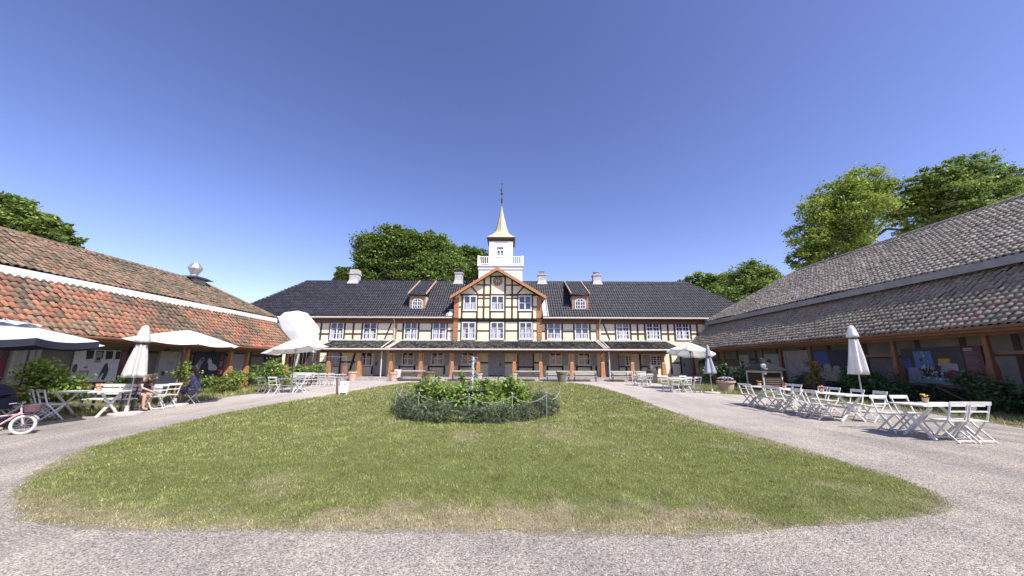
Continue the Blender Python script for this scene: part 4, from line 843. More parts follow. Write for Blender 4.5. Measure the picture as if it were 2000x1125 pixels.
# behind the main house
Y = 58
tree('broad dark green tree rising behind the dark roof left of the tower', W(770, 600, Y)[:1] + (Y, 0), (W(770, 560, Y)[0], Y, W(770, 585, Y)[1]),
     [blob(735, 490, Y, 40), blob(770, 468, Y, 34), blob(805, 485, Y, 38), blob(725, 525, Y, 38), blob(770, 515, Y + 1, 44), blob(815, 530, Y - 1, 40), blob(790, 470, Y + 1, 26)], 60000, .30, GD, .5, seed=1, clump=.2, per=90)
tree('round green tree behind the roof between two chimneys and the tower', W(855, 600, Y)[:1] + (Y, 0), (W(855, 560, Y)[0], Y, W(855, 585, Y)[1]),
     [blob(848, 478, Y, 28), blob(868, 490, Y, 24), blob(840, 505, Y, 34), blob(870, 520, Y, 36), blob(845, 535, Y - 1, 34)], 36000, .30, GM, .45, seed=2, clump=.2, per=90)
Y = 62
tree('green tree half hidden behind the white tower', W(925, 600, Y)[:1] + (Y, 0), (W(925, 565, Y)[0], Y, W(925, 585, Y)[1]),
     [blob(912, 496, Y, 22), blob(935, 505, Y, 22), blob(915, 522, Y, 30), blob(900, 535, Y, 28), blob(940, 530, Y, 24)], 22000, .30, GD, .4, seed=3, clump=.2, per=90)
Y = 60
tree('small spreading tree crown beside the left chimney of the house', W(680, 600, Y)[:1] + (Y, 0), (W(680, 575, Y)[0], Y, W(680, 575, Y)[1]),
     [blob(672, 532, Y, 15), blob(690, 542, Y, 18), blob(662, 542, Y, 10), blob(712, 545, Y, 20)], 6000, .42, GM, .25, seed=4)
# behind the left wing
Y = 24
tree('dense green tree top behind the red left roof', (W(40, 500, Y)[0], Y, 0), (W(30, 500, Y)[0], Y, W(30, 490, Y)[1]),
     [blob(15, 412, Y, 36), blob(55, 425, Y, 36), blob(95, 445, Y, 30), blob(125, 462, Y, 24), blob(20, 450, Y, 50), blob(70, 465, Y, 40), blob(-40, 430, Y, 50), blob(112, 480, Y + 1, 28)], 36000, .19, GM, .4, seed=5, clump=.18, per=90)
tree('tiny leafy treetop peeping over the red left ridge', (W(155, 500, 30)[0], 30, 0), (W(155, 500, 30)[0], 30, W(155, 500, 30)[1]), [blob(151, 490, 30, 7), blob(160, 494, 30, 6)], 900, .22, GM, .12, seed=6)
# behind the right wing
Y = 38
tree('big airy yellow-green tree with dark limbs above the grey roof', (W(1690, 560, Y)[0], Y, 0), (W(1692, 500, Y)[0], Y, W(1692, 478, Y)[1]),
     [blob(1690, 358, Y, 42, .7), blob(1640, 385, Y, 48, .7), blob(1735, 385, Y, 46, .7), blob(1600, 420, Y, 44), blob(1680, 415, Y - 2, 56, .7), blob(1580, 470, Y, 40), blob(1640, 470, Y, 56), blob(1560, 508, Y, 26), blob(1610, 505, Y, 40), blob(1770, 415, Y, 40, .6), blob(1780, 450, Y + 2, 34, .5, dens=.6), blob(1690, 500, Y + 1, 40, .5)], 52000, .18, GY, .5, seed=7, clump=.18, per=90, droop=.45, sub=7)
Y = 36
tree('tall open layered tree at the right above the grey roof ridge', (W(1890, 520, Y)[0], Y, 0), (W(1880, 440, Y)[0], Y, W(1880, 425, Y)[1]),
     [blob(1880, 330, Y, 46, .5), blob(1825, 345, Y, 38, .5), blob(1930, 345, Y, 40, .5), blob(1795, 362, Y, 34, .45), blob(1975, 350, Y, 34, .5), blob(1860, 375, Y, 60, .45), blob(1940, 385, Y, 60, .45), blob(1820, 400, Y + 1, 40, .4, dens=.7), blob(1890, 410, Y, 60, .4), blob(1990, 385, Y, 44, .5), blob(1840, 430, Y + 1, 46, .35, dens=.7)], 42000, .18, GM, .5, seed=8, clump=.16, per=90, sub=7)
Y = 55
tree('round bright green tree between the dark roof and the grey roof', (W(1470, 640, Y)[0], Y, 0), (W(1470, 600, Y)[0], Y, W(1470, 590, Y)[1]),
     [blob(1472, 532, Y, 30), blob(1498, 550, Y, 28), blob(1448, 548, Y, 28), blob(1470, 565, Y, 40), blob(1440, 580, Y, 30)], 24000, .25, GM, .4, seed=9, clump=.2, per=90)
Y = 74
tree('low dull green tree crown over the right end of the dark ridge', (W(1385, 640, Y)[0], Y, 0), (W(1385, 600, Y)[0], Y, W(1385, 590, Y)[1]),
     [blob(1340, 552, Y, 14), blob(1365, 548, Y, 17), blob(1392, 547, Y, 18), blob(1415, 552, Y, 20), blob(1390, 570, Y, 34)], 9000, .45, GM, .4, seed=10)

def shrub(name, label, x, y, blobs, n, size, cols, group=None, stems=True, flowers=None, cat='shrub', **k):
    """blobs are (dx, dy, z, rx, ry, rz)"""
    z0 = gz(y); t = thing(name, label, cat, (x, y, z0), 0, group); tot = sum(b_[3] * b_[5] for b_ in blobs)
    bl = [((x + b_[0], y + b_[1], z0 + b_[2]), (b_[3], b_[4], b_[5]), max(30, int(n * b_[3] * b_[5] / tot))) for b_ in blobs]
    V, F, C = leafcloud(bl, size, cols, **{**dict(clump=.28, perclump=25, shell=.5), **k}); ok = V.reshape(-1, 4, 3)[:, :, 2].min(1) > z0 + .01
    V = V.reshape(-1, 4, 3)[ok].reshape(-1, 3); C = C.reshape(-1, 4, 3)[ok].reshape(-1, 3); npmesh('foliage', V, np.arange(len(V)).reshape(-1, 4), leafmat, t, C * 1.7)
    q = MB(); rr = random.Random(int(x * 91 + y * 17))
    for c, r, m_ in bl:
        for i in range(3):
            e = (c[0] + rr.uniform(-.7, .7) * r[0], c[1] + rr.uniform(-.7, .7) * r[1], c[2] + rr.uniform(0, .8) * r[2]); q.tube([(x + (c[0] - x) * .5 + rr.uniform(-.1, .1), y + (c[1] - y) * .5, z0 - .02), ((x + e[0]) / 2, (y + e[1]) / 2, (z0 + e[2]) / 2 + .1), e], [.014, .011, .004], 5)
    q.build('stem', barkmat, t, world=True)
    if flowers:
        fm, fn, fs = flowers; q = MB()
        for i in range(fn):
            c, r, _ = rr.choice(bl); p = (c[0] + rr.uniform(-.8, .8) * r[0], c[1] + rr.uniform(-.9, .3) * r[1], c[2] + rr.uniform(-.2, .95) * r[2]); q.lathe([(fs * .2, p[2] - fs * .5), (fs, p[2]), (fs * .6, p[2] + fs * .4)], 6, (p[0], p[1]))
        q.build('blossom', fm, t, world=True)
    return t
GB = [(.09, .145, .03), (.13, .195, .04), (.17, .235, .05), (.07, .115, .025), (.21, .27, .07)]
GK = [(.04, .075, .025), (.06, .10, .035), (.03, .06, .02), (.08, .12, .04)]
pinkf = mat('blossom_pink', (.62, .25, .30), .7, (.7, .4, .4), 20); orangef = mat('blossom_orange', (.65, .22, .05), .7, (.7, .35, .1), 20); whitef = mat('blossom_white', (.72, .70, .64), .7, (.6, .58, .5), 20); purplef = mat('blossom_purple', (.38, .25, .45), .7, (.5, .4, .55), 30); redf = mat('blossom_red', (.45, .03, .03), .7, (.5, .1, .05), 20); yellowf = mat('blossom_yellow', (.7, .45, .05), .7, (.7, .55, .1), 20)
# round flower bed
BX, BY = -1.18, 13.2
for lab, dx, dy, bl, n in (('leafy rose bush at the left of the round bed, tall and rounded', -1.55, -.3, [(0, 0, .75, .5, .45, .45), (-.25, .1, .55, .4, .4, .4), (.2, .1, .45, .5, .4, .35)], 1500),
                           ('low rose bush in the middle of the round bed with a red bloom', -.55, -.2, [(0, 0, .5, .55, .45, .42), (.35, -.1, .4, .4, .4, .32), (-.35, 0, .45, .4, .4, .35)], 1500),
                           ('bush close behind the fountain bowl in the round bed', .15, .7, [(0, 0, .7, .45, .4, .42), (.3, 0, .5, .4, .4, .4)], 1100),
                           ('slim upright rose shoot left of the fountain jet', -.55, .55, [(0, 0, .85, .2, .2, .45), (.05, 0, .45, .3, .3, .35)], 500),
                           ('big leafy rose bush at the right of the round bed', 1.05, -.15, [(0, 0, .7, .5, .45, .5), (.12, 0, .98, .28, .3, .22), (.3, .05, .45, .45, .4, .36), (-.3, -.1, .45, .4, .4, .35)], 1900),
                           ('low trailing bush in front at the right of the round bed', .6, -1.15, [(0, 0, .38, .5, .35, .3), (-.4, .15, .35, .4, .35, .3)], 900)):
    shrub('rose_bush', lab, BX + dx, BY + dy, [(a_, b_, c_ - .02, d_ * 1.12, e_ * 1.12, f_ * .98) for a_, b_, c_, d_, e_, f_ in bl], int(n * 1.35), .082, GB, 'bushes in the round bed', flowers=(redf, 2, .04) if 'red' in lab else None)
# lavender ring: greyish upright sprigs, uncountable
bl = []
for i in range(46):
    a = 2 * math.pi * i / 46 + rng.uniform(-.06, .06); r_ = 2.42 + rng.uniform(-.12, .12); y_ = BY + r_ * math.sin(a); h_ = rng.uniform(.24, .36); bl.append(((BX + r_ * 1.02 * math.cos(a), y_, gz(y_) + h_ * .75), (.30, .30, h_), 620))
V, F, C = leafcloud(bl, .022, [(.13, .17, .085), (.19, .22, .14), (.27, .28, .21), (.09, .125, .055), (.33, .32, .28), (.06, .09, .035), (.16, .20, .10)], flat=-.3, aspect=5.5, clump=.3, perclump=14, shell=.45)
V = V.reshape(-1, 4, 3); ok = V[:, :, 2].min(1) > .03; C = C.reshape(-1, 4, 3)[ok].reshape(-1, 3); V = V[ok].reshape(-1, 3)
o = npmesh('lavender', V, np.arange(len(V)).reshape(-1, 4), leafmat, colr=C * np.array([.72, .80, .66])); o['kind'] = 'stuff'; o['label'] = 'grey green lavender ring edging the round bed'
# bushes along the left wing
SL_ = 'bushes along the left wing'
shrub('rose_bush', 'large bright green rose bush in front of the white washing poster', -14.6, 11.9, [(0, 0, .9, .7, .6, .65), (.15, -.2, 1.35, .4, .4, .4), (-.5, -.1, .7, .5, .5, .5), (.45, .3, .8, .45, .5, .5)], 3400, .085, GB, SL_)
shrub('flower_bush', 'low bush with orange blossom beside the dark pram hood', -14.3, 10.4, [(0, 0, .75, .5, .45, .4), (-.3, -.5, .75, .4, .4, .35), (.3, .45, .6, .4, .4, .4)], 1600, .06, GB, SL_, flowers=(orangef, 26, .06))
shrub('leafy_plant', 'spiky green plant under the right edge of the washing poster', -15.1, 14.6, [(0, 0, .75, .4, .4, .35), (0, 0, .4, .35, .35, .35)], 700, .08, GM, SL_)
shrub('rose_bush', 'green bush behind the woman in the floral dress', -15.5, 18.0, [(0, 0, .95, .5, .4, .5), (.2, -.3, 1.35, .25, .25, .25)], 1200, .08, GB, SL_)
shrub('rose_bush', 'wide low yellow-green bush under the black shoe poster', -15.0, 19.2, [(0, 0, .55, .6, .6, .45), (0, 1., .55, .5, .6, .45), (-.3, 1.8, .75, .4, .4, .5)], 2100, .075, GY, SL_, flowers=(whitef, 8, .04))
shrub('rose_bush', 'small bush between two orange wing posts', -15.7, 22.6, [(0, 0, .7, .4, .4, .45), (.1, .2, 1.15, .3, .3, .3)], 800, .08, GB, SL_)
shrub('rose_bush', 'tall wide leafy bush with pale flowers behind the grey chair', -14.9, 23.7, [(0, 0, .95, .75, .6, .75), (-.3, .6, 1.2, .6, .5, .55), (.5, .3, .6, .5, .5, .5), (-.6, 0, .6, .5, .5, .5)], 3300, .09, GB, SL_, flowers=(whitef, 30, .05))
shrub('rose_bush', 'hedge-like green bush by the barrier and far white bench', -14.9, 27.0, [(0, 0, .9, .7, .5, .5), (.9, .2, 1.0, .6, .5, .45), (-.5, 0, .8, .5, .5, .5)], 1700, .10, GB, SL_)
# bushes along the right wing
SR_ = 'bushes along the right wing'
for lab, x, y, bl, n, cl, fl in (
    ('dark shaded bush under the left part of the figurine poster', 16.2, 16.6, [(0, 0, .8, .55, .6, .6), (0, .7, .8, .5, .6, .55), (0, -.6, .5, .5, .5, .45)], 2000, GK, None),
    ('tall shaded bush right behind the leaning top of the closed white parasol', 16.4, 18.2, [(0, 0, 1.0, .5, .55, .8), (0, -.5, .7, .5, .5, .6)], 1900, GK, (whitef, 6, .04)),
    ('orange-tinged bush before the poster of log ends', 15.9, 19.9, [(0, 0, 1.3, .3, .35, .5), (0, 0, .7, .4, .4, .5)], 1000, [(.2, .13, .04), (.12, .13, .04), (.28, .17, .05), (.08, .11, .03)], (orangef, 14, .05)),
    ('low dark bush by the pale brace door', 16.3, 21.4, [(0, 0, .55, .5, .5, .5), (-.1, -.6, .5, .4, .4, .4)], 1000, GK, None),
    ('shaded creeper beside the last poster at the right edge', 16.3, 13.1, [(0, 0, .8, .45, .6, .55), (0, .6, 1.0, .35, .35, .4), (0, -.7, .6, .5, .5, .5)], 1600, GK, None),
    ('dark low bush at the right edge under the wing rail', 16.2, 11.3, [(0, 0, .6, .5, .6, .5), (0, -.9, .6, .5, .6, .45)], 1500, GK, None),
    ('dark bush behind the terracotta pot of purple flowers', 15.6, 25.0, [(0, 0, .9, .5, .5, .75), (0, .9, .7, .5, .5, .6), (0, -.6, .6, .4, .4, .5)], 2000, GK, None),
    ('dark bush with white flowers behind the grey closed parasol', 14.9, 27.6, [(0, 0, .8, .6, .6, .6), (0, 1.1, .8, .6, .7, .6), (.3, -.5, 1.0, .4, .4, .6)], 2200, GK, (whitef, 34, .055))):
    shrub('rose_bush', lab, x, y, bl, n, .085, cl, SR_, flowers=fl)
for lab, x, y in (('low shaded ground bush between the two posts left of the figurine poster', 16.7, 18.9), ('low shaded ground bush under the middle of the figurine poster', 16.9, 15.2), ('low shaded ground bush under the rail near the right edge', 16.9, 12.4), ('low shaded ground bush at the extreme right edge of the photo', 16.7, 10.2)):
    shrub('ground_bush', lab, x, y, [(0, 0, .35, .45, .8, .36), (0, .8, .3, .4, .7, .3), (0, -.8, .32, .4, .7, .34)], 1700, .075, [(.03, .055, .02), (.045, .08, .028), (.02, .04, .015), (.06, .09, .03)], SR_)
# crossed garden trellises against the wings
def trellis(label, x, y, L, m, h=.78):
    t = thing('cross_trellis', label, 'trellis', (x, y, gz(y)), 0, 'crossed timber trellises'); q = MB()
    for d in (-1, 1): q = MB(); q.bar((d * .025, -L / 2, 0), (d * .025, L / 2, h), .05, .08); q.build('diagonal_bar', m, t)
    q = MB(); q.box(-.03, .03, -L / 2, L / 2, h, h + .07); q.build('top_rail', m, t)
trellis('orange crossed trellis behind the white bench on the left', -15.4, 13.3, 1.3, brownwood)
trellis('dark crossed trellis at the far right edge in the wing shade', 16.6, 12.2, 1.5, timber, .8); trellis('dark crossed trellis under the plum text panel', 16.6, 14.1, 1.5, timber, .8); trellis('dark crossed trellis under the figurine poster', 16.6, 15.9, 1.5, timber, .8)

# ---------------------------------------------------------------- cafe furniture
def make_chair(label, m=None, loc=(0, 0, 0), rz=0., group=None):
    """folding slatted cafe chair, front towards +y"""
    m = m or whitem; t = thing('folding_chair', label, 'chair', loc, rz, group); B = .026
    q = MB(); n = 7
    for i in range(n): y0 = -.17 + .40 * i / n; q.box(-.205, .205, y0, y0 + .049, .44, .458)
    q.box(-.16, -.13, -.16, .22, .422, .44); q.box(.13, .16, -.16, .22, .422, .44); q.build('seat', m, t)
    q = MB(); q.hexa([(-.225, -.268, .785), (.225, -.268, .785), (.225, -.246, .785), (-.225, -.246, .785)], [(-.225, -.285, .865), (.225, -.285, .865), (.225, -.263, .865), (-.225, -.263, .865)]); q.box(-.19, .19, -.225, -.205, .635, .668); q.build('backrest', m, t)
    for s in (-1, 1):
        q = MB(); pts = [(s * .195, -.262, .82), (s * .195, -.20, .62), (s * .195, -.15, .47), (s * .195, .0, .29), (s * .195, .23, 0)]
        for a, b in zip(pts[:-1], pts[1:]): q.bar(a, b, .016, B + .012, up=(1, 0, 0)) if False else q.bar(a, b, .018, .034)
        q.build('leg', m, t)
        q = MB(); q.bar((s * .172, .20, .43), (s * .172, -.26, 0), .018, .034); q.build('leg', m, t)
    q = MB(); q.box(-.185, .185, .175, .20, .05, .075); q.build('stretcher', m, t)
    q = MB(); q.box(-.165, .165, -.235, -.21, .04, .065); q.build('stretcher', m, t)
    return t
CH = {}
def chair(label, x, y, face, group, m=None):
    """face = heading of the seat front in degrees, 90 = +y"""
    k = m.name if m else 'w'; rz = R(face - 90); l = (x, y, gz(y) + .004)
    if k not in CH: CH[k] = make_chair(label, m, l, rz, group); return CH[k]
    return dup(CH[k], label, l, rz, group)
def make_table(label, loc, rz, L, Wd, group, m=None, n=6):
    m = m or whitem; t = thing('folding_table', label, 'table', loc, rz, group); q = MB()
    for i in range(n): y0 = -Wd / 2 + Wd * i / n; q.box(-L / 2, L / 2, y0, y0 + Wd / n - .008, .725, .75)
    for x in (-L * .36, L * .36): q.box(x - .03, x + .03, -Wd / 2 + .03, Wd / 2 - .03, .70, .725)
    q.build('tabletop', m, t)
    for x in (-L * .36, L * .36):
        for s in (-1, 1): q = MB(); q.bar((x + s * .018, -s * (Wd / 2 - .05), .70), (x + s * .018, s * (Wd / 2 - .05), 0), .035, .06); q.build('leg', m, t)
    q = MB(); q.bar((-L * .36, 0, .36), (L * .36, 0, .36), .03, .05); q.build('stretcher', m, t); return t
def table(label, x, y, rz, L, Wd, group, m=None): return make_table(label, (x, y, gz(y) + .004), R(rz), L, Wd, group, m)
def pot_of_flowers(label, x, y, fm, z=.755):
    t = thing('flower_pot', label, 'flower pot', (x, y, gz(y) + z), 0, 'little flower pots on the tables'); q = MB(); q.lathe([(.045, 0), (.065, .09), (.068, .11), (.05, .11)], 12); q.build('pot', mat('pink_pot', (.50, .26, .2), .7, (.6, .34, .28), 20), t)
    q = MB(); rr = random.Random(int(x * 31 + y * 7))
    for i in range(12):
        a = rr.uniform(0, 6.28); r = rr.uniform(0, .08); z_ = .13 + rr.uniform(0, .08); q.lathe([(.008, z_ - .015), (.022, z_), (.012, z_ + .012)], 6, (r * math.cos(a), r * math.sin(a)))
    q.build('blossom', fm, t)
    V, F, C = leafcloud([((x, y, gz(y) + z + .13), (.07, .07, .04), 60)], .035, GB); npmesh('foliage', V, F, leafmat, t, C)
GR = 'white folding chairs round the near right table'
table('near white slatted folding table on the right gravel with orange flowers', 9.95, 9.05, 2, 1.45, .8, 'white folding tables')
chair('white chair on the far side of the near right table, outer left one', 9.55, 9.72, -88, GR); chair('white chair on the far side of the near right table, second from left', 10.08, 9.72, -92, GR)
chair('white chair on the near side of the right table, left of its pair', 9.72, 8.62, 92, GR); chair('nearest and rightmost white chair of the courtyard, back to the lawn', 10.2, 8.62, 87, GR)
pot_of_flowers('small pot of yellow and orange flowers on the near right table', 9.98, 9.25, yellowf)
GR = 'white folding chairs along the long right table'
table('near half of the long white table beside the closed white parasol', 9.98, 12.15, 91, 2.3, .78, 'white folding tables'); table('far half of the long white table nearer the louvred kiosk', 9.90, 14.55, 90.5, 2.3, .78, 'white folding tables')
for i, (y, l) in enumerate(((11.75, 'lawn side chair nearest the crossed legs end of the long table'), (12.3, 'lawn side chair second from the near end of the long table'), (13.3, 'lawn side chair third from the near end of the long table'), (13.75, 'lawn side chair fourth from the near end of the long table'), (14.75, 'lawn side chair second from the far end of the long table'), (15.2, 'lawn side chair at the far end of the long table'))): chair('white ' + l, 9.42 + .02 * (i % 2), y, (4, -3, 6, 0, -4, 3)[i], GR)
for i, (y, l) in enumerate(((11.3, 'wing side chair at the near end of the long table by the parasol foot'), (12.0, 'wing side chair second from the near end of the long table'), (12.85, 'wing side chair third from the near end of the long table'), (13.35, 'wing side chair fourth from the near end of the long table'), (14.5, 'wing side chair second from the far end of the long table'), (14.95, 'wing side chair at the far end of the long table'))): chair('white ' + l, 10.62, y, (178, 184, 180, 176, 183, 180)[i], GR)
pot_of_flowers('pink flower pot on the near half of the long table', 10.0, 12.3, pinkf); pot_of_flowers('dark leafy pot in the middle of the long table', 9.95, 13.9, redf); pot_of_flowers('pale flower pot at the far end of the long table', 9.9, 15.2, orangef)
GR = 'white folding chairs round the far right tables'
table('white table under the open white parasol on the right', 9.85, 22.0, 4, 1.7, .75, 'white folding tables')
for x, y, f, l in ((9.25, 21.5, 80, 'white chair left of the pair before the far right table'), (9.85, 21.45, 95, 'white chair in front of the far right table with its seat to us'), (10.45, 21.6, 100, 'white chair at the right of the far right table'), (10.4, 22.7, -85, 'greyish shaded chair behind the far right table'), (9.2, 22.7, -95, 'white chair behind the far right table, left one')): chair(l, x, y, f, GR)
table('small white table farther off near the facade benches', 9.5, 27.6, 2, 1.5, .7, 'white folding tables')
for x, y, f, l in ((9.15, 27.0, 86, 'white chair left before the small far table'), (9.75, 27.0, 94, 'white chair right before the small far table'), (9.9, 28.3, -90, 'white chair behind the small far table'), (10.0, 32.0, 250, 'single white chair standing before the right facade bench')): chair(l, x, y, f, GR)
# left terrace
GL = 'white folding chairs on the left terrace'
table('white slatted table with orange pot on the left terrace', -12.95, 11.75, 4, 1.75, .75, 'white folding tables')
for x, y, f, l in ((-13.55, 11.1, 62, 'white chair with its back to us left of the left terrace table'), (-13.15, 11.0, 70, 'white chair with its back to us at the left terrace table, right one'), (-13.55, 10.4, 40, 'shaded grey-looking chair between pram and left terrace table'), (-14.05, 10.2, 30, 'shaded chair farthest left beside the pram hood'), (-13.05, 12.65, 200, 'white chair turned sideways behind the closed cream parasol pole'), (-12.6, 14.05, 165, 'bright white chair side-on before the seated woman')): chair(l, x, y, f, GL)
pot_of_flowers('orange paper bag like pot on the left terrace table', -12.75, 11.8, orangef)
darkm = mat('dark_painted_wood', (.06, .055, .05), .6, (.09, .08, .07), 8)
table('dark table between the two seated people', -13.45, 14.55, 30, 1.1, .7, 'terrace tables', darkm)
table('round looking small white table at the far left parasol pole', -12.0, 20.5, 0, 1.2, .7, 'white folding tables')
greych = mat('grey_chair_paint', (.30, .30, .31), .55, (.25, .25, .26), 10)
chair('dull grey folding chair left of a white one at the far left table', -12.85, 19.75, 88, GL, greych)
for x, y, f, l in ((-12.3, 19.75, 92, 'white chair right beside the dull grey folding chair'), (-11.35, 20.6, 185, 'white chair side-on right of the far left table'), (-12.0, 21.3, 265, 'white chair behind the far left table')): chair(l, x, y, f, GL)
GL2 = 'white chairs lined up before the barrier'
for i, (x, l) in enumerate(((-13.2, 'left chair of three white ones tipped in a row before the barrier'), (-12.65, 'middle chair of three white ones in a row before the barrier'), (-12.05, 'right chair of three white ones in a row before the barrier'))): chair(l, x, 25.6, (95, 90, 86)[i], GL2)
table('long white table behind the row of three white chairs', -13.3, 26.5, 3, 3.2, .7, 'white folding tables')

# benches
def bench(label, loc, rz, L, m1, m2, group):
    """garden bench, sitter faces -y"""
    t = thing('garden_bench', label, 'bench', loc, rz, group); q = MB()
    for i in range(4): q.box(-L / 2, L / 2, -.22 + i * .11, -.13 + i * .11, .42, .45)
    q.build('seat', m1, t); q = MB()
    for z, y in ((.56, .235), (.68, .26)): q.box(-L / 2, L / 2, y, y + .025, z, z + .085)
    q.build('backrest', m1, t); q = MB(); q.box(-L / 2, L / 2, .28, .31, .795, .90); q.build('top_rail', m2, t)
    for s in (-1, 1):
        x = s * (L / 2 - .12); q = MB(); q.bar((x, .2, 0), (x, .20, .45), .05, .06); q.bar((x, .20, .42), (x, .29, .84), .05, .05); q.build('leg', darkm, t)
        q = MB(); q.bar((x, -.2, 0), (x, -.17, .44), .05, .06); q.build('leg', darkm, t); q = MB(); q.box(x - .03, x + .03, -.24, .28, .60, .64); q.bar((x, -.2, .44), (x, -.22, .6), .04, .04); q.build('armrest', darkm, t)
    return t
oldw = mat('weathered_wood', (.13, .105, .08), .85, (.08, .065, .05), 5, .2, 20, stretch=(.4, 3, 3)); palew = mat('pale_weathered_and_lit_wood', (.55, .52, .46), .8, (.42, .39, .34), 4, .2, 20, stretch=(.4, 3, 3))
GBn = 'benches before the manor facade'; bm = None
for px, mm, l in ((805, oldw, 'dark slatted bench left of the brown barrel planter'), (905, oldw, 'dark bench between two portico posts left of the front door'), (1032, oldw, 'dark bench just right of the front door steps'), (1090, palew, 'pale bench behind the green barrel planter'), (1143, palew, 'pale bench right of the green barrel planter'), (1214, palew, 'pale topped bench below the half open shutter'), (1261, palew, 'pale topped bench nearest the right wing')):
    x = W(px, 735, 32.2)[0]; bench(l, (x, 32.2, gz(32.2)), 0, 2.05 if px < 1200 else 1.75, mm, palew, GBn)  # top rails in pale wood: the sun on them is painted in
bench('white bench behind the left terrace table', (-13.3, 12.65, gz(12.6)), R(3), 1.5, whitem, whitem, 'white benches')
bench('long white bench before the far shrubs by the barrier', (-14.6, 25.6, gz(25)), R(-8), 2.4, whitem, whitem, 'white benches')

# planters along the facade
def urn(name, label, x, y, h, r, m, rim=True, plants=None, cat='planter', flowers=None, group=None):
    t = thing(name, label, cat, (x, y, gz(y)), 0, group); q = MB(); q.lathe([(r * .68, 0), (r * .72, .03), (r * .95, h * .82), (r * 1.08, h * .84), (r * 1.1, h), (r * .95, h), (r * .9, h - .06)], 20); q.build('pot', m, t)
    q = MB(); q.lathe([(r * .92, h - .07), (r * .92, h - .05)], 16); q.build('soil', mat('potting_soil', (.05, .035, .025), .95), t)
    if plants:
        z0 = gz(y); V, F, C = leafcloud([((x, y, z0 + h + .06), (r * .9, r * .9, .14), plants)], .07, GB); npmesh('foliage', V, F, leafmat, t, C)
    if flowers:
        q = MB(); rr = random.Random(int(x * 13))
        for i in range(60):
            a = rr.uniform(0, 6.28); d = r * .85 * rr.random() ** .5; z = h + .06 + .12 * (1 - (d / r) ** 2) + rr.uniform(0, .05); q.lathe([(.015, z - .03), (.05, z), (.03, z + .025)], 6, (d * math.cos(a), d * math.sin(a)))
        q.build('blossom', flowers, t)
    return t
barrel = mat('barrel_wood', (.22, .15, .09), .8, (.14, .10, .06), 6, .3, 18, stretch=(4, 4, .5)); mossy = mat('mossy_barrel', (.17, .165, .11), .85, (.11, .11, .07), 6, .3, 18); palestone = mat('pale_stone_pot', (.52, .47, .42), .9, (.42, .38, .34), 8, .3, 20)
GP = 'planters along the manor facade'
fx = lambda px, Y: W(px, 735, Y)[0]
urn('garden_pot', 'terracotta pot on the paving left of the left door step', fx(688, 32.2), 32.2, .78, .36, terracotta, plants=60, group=GP)
urn('garden_pot', 'terracotta pot beside the downpipe at the left bench', fx(768, 32.1), 32.1, .72, .36, terracotta, plants=60, group=GP)
urn('barrel_planter', 'brown wooden barrel planter at the end of the left bench', fx(837, 31.8), 31.8, .82, .42, barrel, plants=140, group=GP)
urn('garden_pot', 'pale stone pot left of the front door steps', fx(935, 32.1), 32.1, .66, .3, palestone, plants=30, group=GP); urn('garden_pot', 'pale stone pot right of the front door steps', fx(1003.5, 32.1), 32.1, .66, .3, palestone, plants=30, group=GP)
t = urn('barrel_planter', 'mossy green barrel planter with a pale lid on the lawn edge', fx(1097, 31.3), 31.3, .85, .42, mossy, group=GP); q = MB(); q.box(-.42, .42, -.35, .35, .86, .93); q.build('lid', palew, t)
urn('garden_pot', 'big terracotta pot of purple flowers on the right verge', 12.45, 22.1, .62, .47, terracotta, flowers=purplef, plants=120)
t = thing('rubbish_bin', 'dark cylindrical bin at the right end of the facade', 'bin', (11.4, 30.8, gz(30.8))); q = MB(); q.lathe([(.36, 0), (.42, .1), (.42, 1.0), (.34, 1.08)], 18); q.build('drum', darkm, t); q = MB(); q.lathe([(.30, 1.08), (.30, 1.11)], 16); q.build('lid', darkmetal, t)
t = thing('watering_can', 'pale watering can standing on the dark bin', 'watering can', (11.4, 30.75, gz(30.8) + 1.115)); q = MB(); q.lathe([(.13, 0), (.14, .02), (.13, .28), (.10, .3)], 14); q.build('body', metal, t); q = MB(); q.tube([(.12, 0, .06), (.32, 0, .30), (.38, 0, .34)], [.03, .02, .045], 8); q.build('spout', metal, t); q = MB(); q.tube([(-.12, 0, .08), (-.26, 0, .2), (-.18, 0, .36), (0, 0, .36)], .012, 6); q.build('handle', metal, t)
# doormat and step details
t = MB(); t.box(-1.9, -1.0, 33.6, 34.2, FLOOR + .002, FLOOR + .03); tag(t.build('doormat', darkm), 'dark doormat on the stone step at the front door', 'doormat')

